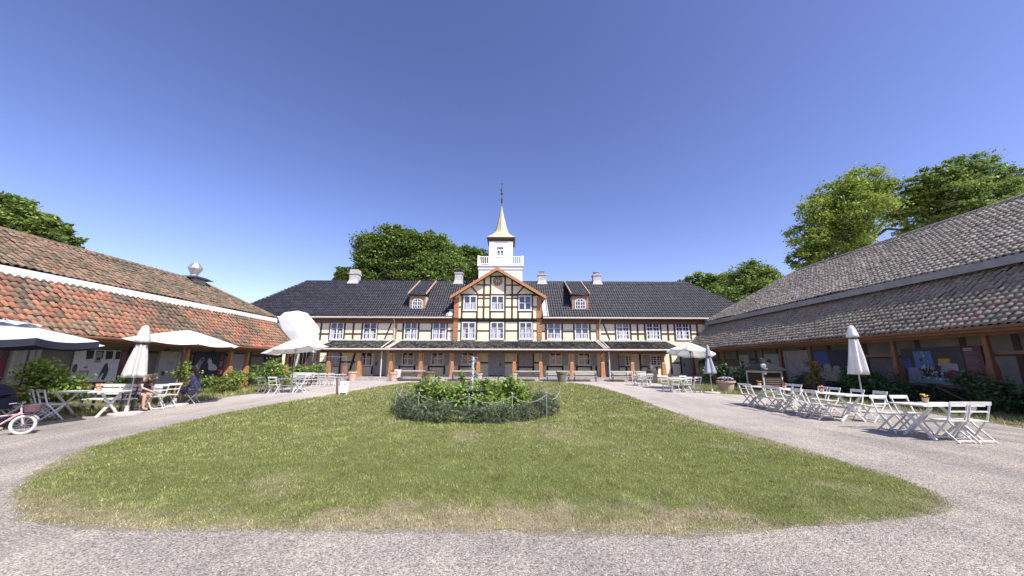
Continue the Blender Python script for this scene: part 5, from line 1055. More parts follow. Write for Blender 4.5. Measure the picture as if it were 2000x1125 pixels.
# ---------------------------------------------------------------- parasols
canvas = cloth_mat('cream_canvas', (.78, .76, .70)); white_canvas = cloth_mat('white_canvas', (.82, .82, .80)); sheen_slate_canvas = cloth_mat('sheen_slate_canvas', (.56, .60, .69), .1); navy_canvas = cloth_mat('navy_canvas', (.015, .018, .032), .05); grey_canvas = cloth_mat('grey_canvas', (.40, .42, .48), .2)  # slate canopy cloth is paled: its glancing sheen is put into the colour
def slab(t, r=.42, m=None):
    q = MB(); q.lathe([(r, 0), (r, .055), (r * .93, .075), (.06, .08), (.045, .28), (.03, .28)], 24); q.build('base', m or palestone, t)
def parasol(label, x, y, Rr, ze, zt, m, n=8, rot=0., tilt=(0, 0), val=0, valm=None, vent=False, polem=None, sag=.12, base=True):
    t = thing('open_parasol', label, 'parasol', (x, y, gz(y)), 0, 'parasols'); polem = polem or darkmetal; q = MB(); tl = Matrix.Rotation(tilt[0], 3, 'Y') @ Matrix.Rotation(tilt[1], 3, 'X'); piv = Vector((0, 0, ze))
    def P(a, f, dz=0):
        p = Vector((Rr * f * math.cos(a), Rr * f * math.sin(a), (zt - ze) * (1 - f ** 1.12) + dz)); return piv + tl @ p
    K = 5; S = 6; V = []; F = []
    for k in range(n):
        for s in range(S):
            u0, u1 = s / S, (s + 1) / S
            for j in range(K):
                f0, f1 = j / K, (j + 1) / K; pts = []
                for f, u in ((f0, u0), (f1, u0), (f1, u1), (f0, u1)):
                    a0 = rot + 2 * math.pi * k / n; a1 = rot + 2 * math.pi * (k + 1) / n; p = P(a0, f) * (1 - u) + P(a1, f) * u; b = 4 * u * (1 - u); p.z -= sag * b * f * f * .6; c = (P(0, 0) - p); c.z = 0
                    pts.append(p + c * (.06 * b * f))
                q.quad(*pts)
    o = q.build('canopy', m, t, smooth=True)
    o.data.validate()
    for k in range(n):
        a = rot + 2 * math.pi * k / n; q = MB(); q.bar(P(a, .03, -.03), P(a, .995, -.03), .022, .022); q.build('rib', polem, t)
        q = MB(); q.bar(piv + tl @ Vector((0, 0, (zt - ze) * .05)), P(a, .5, -.04), .016, .016); q.build('strut', polem, t)
    if val:
        q = MB()
        for k in range(n):
            a0 = rot + 2 * math.pi * k / n; a1 = rot + 2 * math.pi * (k + 1) / n; p0, p1 = P(a0, 1), P(a1, 1)
            for s in range(6):
                u0, u1 = s / 6, (s + 1) / 6; e = lambda u: p0 * (1 - u) + p1 * u - Vector((0, 0, sag * .6 * 4 * u * (1 - u))); c = lambda u: e(u) + ((P(0, 0) - e(u)) * Vector((1, 1, 0))) * .06 * 4 * u * (1 - u)
                a_, b_ = c(u0), c(u1); q.quad(a_, b_, b_ - Vector((0, 0, val)), a_ - Vector((0, 0, val)))
        q.build('valance', valm or m, t)
    if vent:
        q = MB()
        for k in range(n):
            a0 = rot + 2 * math.pi * k / n; a1 = rot + 2 * math.pi * (k + 1) / n
            for s in range(4):
                u0, u1 = s / 4, (s + 1) / 4; h = lambda u: .07 * math.sin(math.pi * u)
                q.quad(P(a0, .02, .07), P(a0, .36, .04) * (1 - u0) + P(a1, .36, .04) * u0 + Vector((0, 0, h(u0))), P(a0, .36, .04) * (1 - u1) + P(a1, .36, .04) * u1 + Vector((0, 0, h(u1))), P(a0, .02, .0705))
        q.build('vent_cap', m, t)
    q = MB(); q.tube([(0, 0, .05), (0, 0, ze)], .026, 10); q.tube([piv, P(0, 0, -.01)], .022, 8); q.lathe([(.05, ze - .06), (.06, ze), (.04, ze + .08)], 10); q.build('pole', polem, t)
    q = MB(); p = P(0, 0); q.lathe([(.03, p.z - .02), (.045, p.z + .03), (.01, p.z + .09)], 10, (p.x, p.y)); q.build('finial', polem, t)
    if base: slab(t)
    return t
def closed_parasol(label, x, y, zb, zn, zt, rb, m, polem, folds=8, lean=(0, 0), cap=.13):
    t = thing('closed_parasol', label, 'parasol', (x, y, gz(y)), 0, 'parasols'); q = MB(); md = lambda a, z: 1 + (.26 * math.cos(folds * a) + .1 * math.sin(3 * a + z * 2)) * min(1, max(0, (zt - z) / (zt - zb) * 1.6))
    prof = [(.02, zn + .04), (.09, zn), (.12, zn - .12)]; k = 9
    for i in range(1, k + 1):
        f = i / k; prof.append((.12 + (rb - .12) * f ** 1.05, zn - .12 - (zn - .12 - zb) * f))
    prof += [(rb * .9, zb + .01), (.05, zb + .12)]
    q.lathe(prof, 64, (0, 0), md); o = q.build('folded_canopy', m, t, smooth=True)
    q = MB(); q.lathe([(cap * 1.25, zn - .06), (cap * 1.1, zn + .02), (cap * .75, zn + (zt - zn) * .6), (cap * .45, zt - .03), (.02, zt)], 24, (0, 0), lambda a, z: 1 + .08 * math.cos(6 * a)); q.build('top_cap', m, t, smooth=True)
    q = MB(); q.tube([(0, 0, .05), (0, 0, zt - .05)], .028, 10); q.build('pole', polem, t)
    q = MB(); q.lathe([(.14, zn - .14), (.15, zn - .115), (.14, zn - .09)], 16); q.build('tie', darkmetal, t)
    slab(t); 
    for c in t.children:
        if c.name.split('.')[0] in ('folded_canopy', 'top_cap', 'pole', 'tie'): c.rotation_euler = (lean[1], lean[0], 0)
    return t
parasol('slate blue parasol with navy valance at the far left edge of the terrace', -12.75, 9.25, 1.82, 2.19, 2.62, sheen_slate_canvas, 8, R(-20), (0, 0), .17, navy_canvas, True, darkmetal)
parasol('cream parasol half hidden under the slate blue one by the left wing', -14.7, 11.4, 1.55, 2.18, 2.58, canvas, 8, R(10), (0, R(0)), 0, None)
closed_parasol('closed cream parasol standing before the seated people on a stone slab', -12.17, 12.2, 1.15, 2.33, 2.82, .26, canvas, metal, 7, (R(1.5), 0), .17)
parasol('open white parasol with dark ribs over the seated people', -12.75, 14.55, 1.78, 2.36, 2.86, white_canvas, 8, R(8), (R(4), 0), 0, None)
parasol('open cream parasol over the far left table before the tarpaulin', -11.65, 20.15, 1.6, 2.26, 2.86, canvas, 6, R(22), (R(-8), 0), .0, None, False, metal, base=False)
parasol('open white tilted parasol at the far right table', 11.5, 24.1, 1.45, 2.30, 2.92, white_canvas, 8, R(12), (R(7), R(-5)), .1, white_canvas)
closed_parasol('closed pale grey parasol before the open white one', 11.06, 21.07, 1.05, 2.05, 2.62, .28, grey_canvas, metal, 5, (0, 0), .13)
closed_parasol('closed white parasol tall by the long white table', 12.31, 13.44, 1.28, 2.66, 3.02, .25, white_canvas, metal, 6, (R(1), 0), .15)

# ---------------------------------------------------------------- fountain and rope posts of the round bed
t = thing('fountain', 'small dark fountain bowl with an upright water jet in the round bed', 'fountain', (-1.35, 13.15, gz(13.15)))
q = MB(); q.lathe([(.30, 0), (.24, .08), (.09, .2), (.07, .45), (.12, .55), (.2, .58)], 20); q.build('pedestal', stone, t)
q = MB(); q.lathe([(.10, .56), (.30, .62), (.47, .70), (.48, .74), (.44, .735), (.28, .68), (.05, .66)], 28); q.build('bowl', mat('dark_wet_stone', (.035, .035, .04), .25, (.07, .07, .075), 9), t, smooth=True)
wm, wn, wb = nodes_of('water'); wb.inputs['Base Color'].default_value = (.9, .94, .97, 1); wb.inputs['Roughness'].default_value = .15; wb.inputs['Transmission Weight'].default_value = .55; wb.inputs['IOR'].default_value = 1.33
q = MB(); rr = random.Random(4); q.lathe([(.40, .715), (.40, .725)], 24); q.build('water_surface', mat('still_water', (.05, .06, .065), .05, (.06, .075, .08), 5), t)
q = MB(); pts = [(rr.uniform(-.012, .012), rr.uniform(-.012, .012), .7 + i * .06) for i in range(20)]; q.tube(pts, [.018 + .012 * rr.random() + .014 * (i / 20) for i in range(20)], 7)
for i in range(150):
    z = .75 + 1.1 * rr.random(); r = rr.gauss(0, .025 + .03 * (z - .7)); s = rr.uniform(.006, .016); q.lathe([(s * .3, z - s), (s, z), (s * .3, z + s)], 5, (r, rr.gauss(0, .04)))
q.build('water_jet', wm, t)
postp = mat('grey_green_post_paint', (.30, .34, .31), .55, (.24, .28, .25), 12); ropem = mat('pale_rope', (.36, .37, .33), .9, (.26, .27, .24), 30)
RP = [(-3.98, 13.9), (-3.85, 12.75), (-2.75, 11.35), (-1.22, 10.95), (.02, 11.05), (1.05, 11.55), (1.62, 12.9), (1.25, 14.9), (-.1, 15.8), (-2.2, 15.7), (-3.5, 14.95)]
LB = ['leftmost thin post of the rope ring', 'thin rope post second from the left edge of the bed', 'thin rope post at the left front of the round bed', 'thin rope post at the front middle below the fountain', 'thin rope post at the front right below the big bush', 'thin rope post near the right end of the lavender', 'rightmost thin post of the rope ring', 'thin rope post behind the big right bush', 'thin rope post hidden behind the middle of the bed', 'thin rope post behind the left rose bush', 'thin rope post at the back left of the bed']
for (x, y), l in zip(RP, LB):
    t = thing('rope_post', l, 'post', (x, y, gz(y)), 0, 'rope posts round the flower bed'); q = MB(); q.tube([(0, 0, 0), (0, 0, .74)], .013, 7); q.build('rod', postp, t); q = MB(); q.lathe([(.01, .735), (.028, .75), (.028, .77), (.008, .79)], 8); q.build('knob', postp, t)
RL = ['at the far left side', 'on the left front', 'in front left of the fountain', 'in front below the fountain', 'in front of the big right bush', 'at the right end of the lavender', 'at the back right', 'behind the right bush', 'behind the bed', 'behind the left bush', 'at the back left']
for i in range(len(RP)):
    a, b_ = RP[i], RP[(i + 1) % len(RP)]
    pts = [(a[0] + (b_[0] - a[0]) * u, a[1] + (b_[1] - a[1]) * u, gz(a[1]) + .72 - .20 * 4 * u * (1 - u)) for u in [k / 10 for k in range(11)]]; q = MB(); q.tube(pts, .0095, 6)
    o = q.build('rope', ropem); tag(o, 'sagging pale rope %s of the round bed' % RL[i], 'rope', 'ropes round the flower bed')

# ---------------------------------------------------------------- kiosk cabinet on the right
t = thing('louvred_kiosk', 'pale cabinet kiosk with louvred sides and a dark pyramid roof', 'kiosk', (14.55, 21.85, gz(21.85))); kx, ky, kh = .55, .75, 1.22
kp = mat('kiosk_paint', (.60, .60, .59), .6, (.52, .52, .51), 5)
q = MB(); q.box(-kx, kx, -ky, ky, .0, .14)
for sx in (-1, 1):
    for sy in (-1, 1): q.box(sx * kx - .06 * (sx > 0) - .0, sx * kx + .06 * (sx < 0), sy * ky - .08 * (sy > 0), sy * ky + .08 * (sy < 0), .14, kh)
q.box(-kx + .06, kx - .06, -ky + .002, -ky + .06, kh - .12, kh); q.box(-kx + .06, kx - .06, ky - .06, ky - .002, kh - .12, kh); q.box(-kx + .002, -kx + .06, -ky + .08, ky - .08, kh - .12, kh); q.box(kx - .06, kx - .002, -ky + .08, ky - .08, kh - .12, kh); q.build('frame', kp, t)
q = MB(); q.box(-kx + .08, kx - .08, -ky + .09, ky - .09, .14, kh - .01)
for i in range(9):
    z = .2 + i * .10; q.hexa([(-kx + .07, -ky + .02, z), (kx - .07, -ky + .02, z), (kx - .07, -ky + .035, z), (-kx + .07, -ky + .035, z)], [(-kx + .07, -ky + .07, z + .07), (kx - .07, -ky + .07, z + .07), (kx - .07, -ky + .085, z + .07), (-kx + .07, -ky + .085, z + .07)])
    q.hexa([(-kx + .02, -ky + .09, z), (-kx + .035, -ky + .09, z), (-kx + .035, ky - .09, z), (-kx + .02, ky - .09, z)], [(-kx + .06, -ky + .09, z + .07), (-kx + .075, -ky + .09, z + .07), (-kx + .075, ky - .09, z + .07), (-kx + .06, ky - .09, z + .07)])
q.build('louvre', darkbrown, t)
q = MB(); q.box(-kx - .2, kx + .2, -ky - .2, ky + .2, kh, kh + .05)
for i in range(6):
    f0 = 1 - i / 6.4; f1 = 1 - (i + 1) / 6.4; z0 = kh + .05 + i * .085; q.hexa([(-(kx + .2) * f0, -(ky + .2) * f0, z0), ((kx + .2) * f0, -(ky + .2) * f0, z0), ((kx + .2) * f0, (ky + .2) * f0, z0), (-(kx + .2) * f0, (ky + .2) * f0, z0)], [(-(kx + .17) * f1, -(ky + .17) * f1, z0 + .085), ((kx + .17) * f1, -(ky + .17) * f1, z0 + .085), ((kx + .17) * f1, (ky + .17) * f1, z0 + .085), (-(kx + .17) * f1, (ky + .17) * f1, z0 + .085)])
q.build('roof', mat('dark_roof_boards', (.02, .02, .026), .8, (.03, .03, .036), 6, spec=.1), t)
q = MB(); q.lathe([(.16, kh + .5), (.16, kh + .66), (.02, kh + .72)], 8); q.build('finial', darkmetal, t)
t = MB(); t.hexa([(14.02, 21.02, 1.16), (14.12, 20.98, 1.16), (14.14, 21.0, 1.16), (14.04, 21.04, 1.16)], [(13.92, 21.02, 1.50), (14.2, 20.92, 1.50), (14.22, 20.96, 1.50), (13.94, 21.06, 1.50)]); t.lathe([(.05, 1.5), (.12, 1.56), (.13, 1.68), (.05, 1.74)], 8, (14.06, 21.0), lambda a, z: 1 + .3 * math.sin(3 * a)); tag(t.build('white_cloth', white_canvas), 'small white cloth bow hanging at the corner of the kiosk', 'cloth')
# garden chair in blue shade beside the kiosk
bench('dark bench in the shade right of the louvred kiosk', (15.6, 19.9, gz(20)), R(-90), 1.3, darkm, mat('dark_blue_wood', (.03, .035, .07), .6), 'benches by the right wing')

# ---------------------------------------------------------------- tarpaulin over the corner, barrier, gate
def lump(name, label, cat, outline, y0, y1, m, sub=5, amp=.12, seed=1):
    """wrapped sheeting: an outline in (x, z), given depth and folds"""
    rr = np.random.default_rng(seed); o = []; n = len(outline)
    for i in range(n):
        a = np.array(outline[i]); b = np.array(outline[(i + 1) % n])
        for k in range(sub): o.append(a + (b - a) * k / sub)
    o = np.array(o); c = o.mean(0)
    L = [(y0 - .26, .05), (y0 - .25, .3), (y0 - .2, .58), (y0 - .1, .8), (y0, .94), (y0 + .2, 1.0), (y0 + (y1 - y0) * .35, 1.02), (y0 + (y1 - y0) * .7, 1.0), (y1, .97)]
    V = []; N = len(o)
    for j, (y, f) in enumerate(L):
        p = c + (o - c) * f; fold = (vnoise(p[:, 0] * 1., p[:, 1] * .35, 2.6, seed) - .5) * amp * 2 + (vnoise(p[:, 0], p[:, 1], 1.1, seed + 1) - .5) * amp * 2.2
        V.append(np.c_[p[:, 0] + fold * .2, np.full(N, y) + fold, p[:, 1]])
    V = np.concatenate(V); F = []
    for j in range(len(L) - 1):
        a = np.arange(N) + j * N; b = (np.arange(N) + 1) % N + j * N; F.append(np.stack([a, b, b + N, a + N], 1))
    ob = npmesh(name, V, np.concatenate(F), m, smooth=True); tag(ob, label, cat); return ob
tarpm = mat('white_tarpaulin', (.78, .78, .78), .5, (.72, .72, .72), 3, .5, 4)
P30 = [W(px, py, 29.4) for px, py in ((548, 622), (560, 611), (586, 608), (599, 624), (610, 638), (608, 655), (606, 670), (590, 674), (572, 668), (556, 645))]
t_ = MB(); q_ = P30; nP = len(q_); c0 = W(582, 622, 29.4); c1 = W(584, 648, 29.4); c2 = W(592, 668, 29.4)
fr = [(x, 29.06 + .04 * (k % 2), z) for k, (x, z) in enumerate(q_)]; bk = [(x, 30.5, z) for x, z in q_]; cr = [(c0[0], 28.99, c0[1]), (c1[0], 28.95, c1[1]), (c2[0], 29.0, c2[1])]
t_.add(fr + cr, [(0, 1, nP), (1, 2, nP), (2, 3, nP), (3, 4, nP), (4, nP + 1, nP), (4, 5, nP + 1), (5, 6, nP + 1), (6, nP + 2, nP + 1), (6, 7, nP + 2), (7, 8, nP + 2), (8, nP + 1, nP + 2), (8, 9, nP + 1), (9, 0, nP), (9, nP, nP + 1)])
t_.add(fr + bk, [(k, nP + k, nP + (k + 1) % nP, (k + 1) % nP) for k in range(nP)] + [tuple(range(nP, 2 * nP))])
tag(t_.build('tarpaulin', tarpm), 'large white tarpaulin wrapped over the roof corner between the two buildings', 'tarpaulin')
P31 = [W(px, py, 31.2) for px, py in ((600, 676), (609, 674), (613, 700), (618, 712), (615, 738), (607, 738), (603, 715))]
lump('plastic_sheet', 'torn strip of white sheeting hanging down below the tarpaulin', 'sheeting', P31, 31.2, 31.5, tarpm, 4, .08, 5)
t = thing('site_gate', 'dark board screen with uprights under the white tarpaulin', 'screen', (-16.9, 30.6, gz(30.6))); q = MB()
for i in range(9): q.box(-1.25 + i * .28, -1.25 + i * .28 + .25, -.02, .02, .05, 2.35)
q.build('board_panel', mat('dark_boards', (.07, .06, .055), .8, (.04, .035, .03), 5), t)
for dx in (-1.2, 0, 1.2): q = MB(); q.box(dx - .06, dx + .06, -.14, -.025, 0, 2.5); q.build('upright', darkbrown, t)
q = MB(); q.box(-1.25, 1.25, -.07, -.022, 1.2, 1.3); q.build('cross_rail', oldw, t)
for i, (x, y, dx, hgt, l) in enumerate(((-17.25, 28.2, -.3, 2.5, 'leftmost brown pole leaning at the wing corner'), (-17.0, 28.3, .25, 2.5, 'brown pole leaning to the right at the wing corner'), (-16.75, 28.35, -.15, 2.45, 'pale brown plank upright at the wing corner'), (-16.45, 28.4, .1, 2.4, 'pale plank nearest the white sheeting'))):
    q = MB(); q.bar((x, y, gz(y)), (x + dx, y + .35, hgt), .09, .11); tag(q.build('timber_pole', (brownwood, darkbrown, oldw, palew)[i]), l, 'pole', 'poles leaning at the wing corner')
def barrier(label, x0, y0, x1, y1, h, feet=True):
    t = thing('fence_panel', label, 'barrier', (x0, y0, gz(y0)), math.atan2(y1 - y0, x1 - x0), 'temporary metal fence panels'); L = math.hypot(x1 - x0, y1 - y0); q = MB(); r = .1
    q.tube([(0, 0, .05), (0, 0, h - r), (r * .3, 0, h - r * .3), (r, 0, h), (L - r, 0, h), (L - r * .3, 0, h - r * .3), (L, 0, h - r), (L, 0, .05)], .024, 8); q.tube([(0, 0, .25), (L, 0, .25)], .018, 8); q.build('frame', metal, t)
    q = MB(); n = int(L / .14)
    for i in range(1, n): q.tube([(L * i / n, 0, .25), (L * i / n, 0, h)], .0035, 4)
    q.build('wire_mesh', metal, t)
    for x in (0, L): q = MB(); q.box(x - .11, x + .11, -.33, .33, 0, .12); q.build('foot', stone, t)
a = W(620.5, 735, 31.6)[0]; b_ = W(673.5, 735, 31.9)[0]; barrier('wire fence panel before the left end of the portico', a, 31.6, b_, 31.9, 2.0)
a2 = W(592, 735, 31.0)[0]; barrier('wire fence panel below the white tarpaulin', a2, 31.0, a - .08, 31.55, 2.0)
t = thing('barbecue', 'round black kettle barbecue behind the row of white chairs', 'barbecue', (W(617, 735, 29.5)[0], 29.5, gz(29.5))); q = MB(); q.lathe([(.05, .72), (.25, .76), (.34, .92), (.35, .97)], 18); q.build('bowl', darkmetal, t, smooth=True); q = MB(); q.lathe([(.35, .975), (.32, 1.12), (.2, 1.23), (.03, 1.27)], 18); q.build('lid', mat('black_enamel', (.012, .012, .014), .15), t, smooth=True)
for k in range(3): q = MB(); q.tube([(.12 * math.cos(k * 2.1), .12 * math.sin(k * 2.1), .76), (.33 * math.cos(k * 2.1), .33 * math.sin(k * 2.1), 0)], .014, 6); q.build('leg', metal, t)
b = MB(); x, z = W(648, 733, 33.8); b.box(-17.2 + .9, -16.1, 33.1, 33.14, FLOOR, FLOOR + .9); tag(b.build('leaning_board', mat('reddish_board', (.30, .15, .12), .7, (.24, .11, .09), 4)), 'reddish board leaning on the portico behind the fence panel', 'board')
b = MB(); x = W(672.5, 735, 33.0)[0]; b.box(x - .24, x + .2, 33.0, 33.05, FLOOR, FLOOR + .92); tag(b.build('leaning_board', MATS['reddish_board']), 'second reddish board standing at the pot by the left portico post', 'board')
b = MB(); x = W(777, 729, 32.9)[0]; b.box(x - .28, x + .28, 32.86, 32.9, gz(33) + .25, gz(33) + .95); tag(b.build('leaning_board', whitep), 'plain white board standing behind the pot near the left bench', 'panel')
# marker post and A-board at the lawn edge
t = MB(); t.bar((-8.80, 19.3, gz(19.3) - .02), (-8.95, 19.45, .95), .075, .075); tag(t.build('marker_post', darkm), 'short dark leaning post at the left lawn edge', 'post')
t = thing('sandwich_board', 'small white sandwich board beside the dark leaning post', 'sign', (-8.45, 19.25, gz(19.25)), R(12))
for s in (-1, 1):
    q = MB(); q.hexa([(-.20, s * .17 - .012, .13), (.20, s * .17 - .012, .13), (.20, s * .17 + .012, .13), (-.20, s * .17 + .012, .13)], [(-.18, s * .03 - .012, .64), (.18, s * .03 - .012, .64), (.18, s * .03 + .012, .64), (-.18, s * .03 + .012, .64)]); q.build('panel', whitep, t)
    for sx in (-1, 1): q = MB(); q.bar((sx * .17, s * .205, 0), (sx * .17, s * .165, .14), .03, .024); q.build('leg', whitep, t)
q = MB()
for i, w in enumerate((.10, .07)): q.box(-.02, w, -.086 + .045 * 0 - .002 + .016 * i, -.082 + .016 * i, .50 + .045 * i, .525 + .045 * i)
q.build('print', I['dark'], t)
b = MB(); b.lathe([(.19, 0), (.19, .014)], 18, (5.2, 14.5)); o = b.build('manhole_cover', stone); o.location = (0, 0, gz(14.5) + .012); tag(o, 'flat round stone cover set in the lawn edge at the right', 'cover')

# ---------------------------------------------------------------- pram and child's bicycle at the left edge
t = thing('pram', 'navy pram with raised hood beside the little bicycle', 'pram', (-13.35, 9.8, gz(9.6)), R(20)); nv = cloth_mat('navy_pram_cloth', (.022, .027, .06), .0)
q = MB(); n = 9; V = []; rings = 10
for i in range(rings):
    a = math.pi * .08 + (math.pi * .62) * i / (rings - 1)
    for k in range(n):
        b_ = -1 + 2 * k / (n - 1); w = .26 * b_; rr_ = .36 * (1 - .18 * abs(b_) ** 3); V.append((.05 + rr_ * math.cos(a), w, .72 + rr_ * math.sin(a)))
q.add(V, [(i * n + k, i * n + k + 1, (i + 1) * n + k + 1, (i + 1) * n + k) for i in range(rings - 1) for k in range(n - 1)])
for k in (0, n - 1): q.add([V[i * n + k] for i in range(rings)] + [(.05, V[k][1], .72)], [tuple(range(rings + 1))])
q.build('hood', nv, t, smooth=True)
q = MB(); q.hexa([(-.42, -.2, .45), (.35, -.2, .45), (.35, .2, .45), (-.42, .2, .45)], [(-.5, -.25, .73), (.42, -.25, .73), (.42, .25, .73), (-.5, .25, .73)]); q.build('carrycot', nv, t)
q = MB()
for s in (-1, 1): q.tube([(-.6, s * .24, 1.0), (-.35, s * .24, .6), (.4, s * .24, .16)], .014, 6); q.tube([(-.4, s * .24, .18), (.25, s * .24, .5)], .014, 6)
q.tube([(-.6, -.24, 1.0), (-.6, .24, 1.0)], .018, 6); q.build('frame', metal, t)
def wheel(parent, c, r, w, tyre, rim, spokes=8, name='wheel'):
    q = MB(); pts = [(c[0] + (r - w) * math.cos(a), c[1], c[2] + (r - w) * math.sin(a)) for a in [2 * math.pi * i / 24 for i in range(25)]]; q.tube(pts, w, 7, False); o = q.build(name, tyre, parent)
    q = MB(); pts = [(c[0] + (r - 2 * w) * math.cos(a), c[1], c[2] + (r - 2 * w) * math.sin(a)) for a in [2 * math.pi * i / 24 for i in range(25)]]; q.tube(pts, w * .4, 6, False)
    for i in range(spokes): a = 2 * math.pi * i / spokes; q.tube([(c[0], c[1], c[2]), (c[0] + (r - 2 * w) * math.cos(a), c[1], c[2] + (r - 2 * w) * math.sin(a))], .006, 4)
    q.tube([(c[0], c[1] - .04, c[2]), (c[0], c[1] + .04, c[2])], .022, 8); q.build('rim', rim, o)
for x in (-.4, .4):
    for s in (-1, 1): wheel(t, (x, s * .26, .14), .14, .018, darkm, metal)
t = thing('child_bicycle', 'small pale pink bicycle with white tyres and training wheels', 'bicycle', (-11.62, 8.85, gz(8.8)), R(30)); pk = mat('pale_pink_paint', (.62, .40, .46), .35, (.55, .34, .4), 6); wt = mat('white_tyre', (.66, .65, .56), .8, (.58, .57, .48), 8)
for x in (-.34, .34): wheel(t, (x, 0, .22), .22, .028, wt, metal, 12)
q = MB(); q.tube([(.34, .0, .22), (.27, 0, .48), (.25, 0, .60)], .018, 8); q.tube([(.26, 0, .50), (.0, 0, .26), (-.10, 0, .22)], .02, 8); q.tube([(-.10, 0, .22), (-.16, 0, .48)], .017, 8); q.tube([(-.10, .03, .22), (-.34, .03, .22)], .012, 6); q.tube([(-.15, .02, .42), (-.34, .03, .22)], .012, 6); q.tube([(-.15, 0, .42), (.26, 0, .46)], .016, 8); q.build('frame', pk, t)
q = MB(); q.tube([(.25, 0, .58), (.24, 0, .68), (.22, .18, .72), (.14, .24, .71)], .012, 6); q.tube([(.24, 0, .68), (.22, -.18, .72), (.14, -.24, .71)], .012, 6); q.build('handlebar', metal, t)
q = MB(); q.hexa([(-.30, -.07, .49), (-.06, -.025, .49), (-.06, .025, .49), (-.30, .07, .49)], [(-.29, -.06, .53), (-.07, -.02, .53), (-.07, .02, .53), (-.29, .06, .53)]); q.build('saddle', darkm, t)
for x in (-.34, .34):
    q = MB(); n = 9
    for i in range(n): a0 = R(25 + 130 * i / n); a1 = R(25 + 130 * (i + 1) / n); q.hexa([(x + .245 * math.cos(a0), -.035, .22 + .245 * math.sin(a0)), (x + .245 * math.cos(a0), .035, .22 + .245 * math.sin(a0)), (x + .255 * math.cos(a0), .035, .22 + .255 * math.sin(a0)), (x + .255 * math.cos(a0), -.035, .22 + .255 * math.sin(a0))], [(x + .245 * math.cos(a1), -.035, .22 + .245 * math.sin(a1)), (x + .245 * math.cos(a1), .035, .22 + .245 * math.sin(a1)), (x + .255 * math.cos(a1), .035, .22 + .255 * math.sin(a1)), (x + .255 * math.cos(a1), -.035, .22 + .255 * math.sin(a1))])
    q.build('mudguard', pk, t)
for s in (-1, 1):
    wheel(t, (-.34, s * .19, .075), .075, .016, darkm, metal, 5, 'training_wheel'); q = MB(); q.bar((-.34, s * .04, .22), (-.34, s * .18, .08), .012); q.build('stay', metal, t)
q = MB(); q.lathe([(.12, .50), (.15, .66), (.145, .66), (.115, .51)], 14, (.43, 0)); q.build('basket', mat('plum_basket', (.10, .06, .07), .7, (.14, .09, .10), 14), t)
q = MB(); q.tube([(-.10, -.05, .22), (-.10, .05, .22)], .05, 12); q.box(-.02, .06, -.12, -.05, .12, .145); q.box(-.26, -.18, .05, .12, .29, .315); q.build('crank', darkmetal, t)

# ---------------------------------------------------------------- the two seated people
skin = mat('skin', (.52, .31, .22), .55, (.48, .27, .19), 14); hairb = mat('dark_hair', (.025, .016, .012), .5, (.045, .03, .022), 30, stretch=(8, 8, 1)); hairl = mat('brown_hair', (.10, .07, .045), .55, (.14, .10, .07), 30)
def skinned(name, joints, edges, m, parent, lv=2):
    me = bpy.data.meshes.new(name); me.from_pydata([j[:3] for j in joints], edges, []); me.materials.append(m); o = bpy.data.objects.new(name, me); col.objects.link(o)
    if parent: o.parent = parent
    sm = o.modifiers.new('skin', 'SKIN'); sm.use_smooth_shade = True; sk = me.skin_vertices[0] if me.skin_vertices else None
    if sk is None:
        bm_ = __import__('bmesh').new(); bm_.from_mesh(me); bm_.verts.layers.skin.verify(); bm_.to_mesh(me); bm_.free(); sk = me.skin_vertices[0]
    for i, j in enumerate(joints):
        r = j[3]; sk.data[i].radius = (r, r if len(j) < 5 else j[4]); sk.data[i].use_root = (i == 0)
    s2 = o.modifiers.new('subdivision', 'SUBSURF'); s2.levels = lv; s2.render_levels = lv; return o
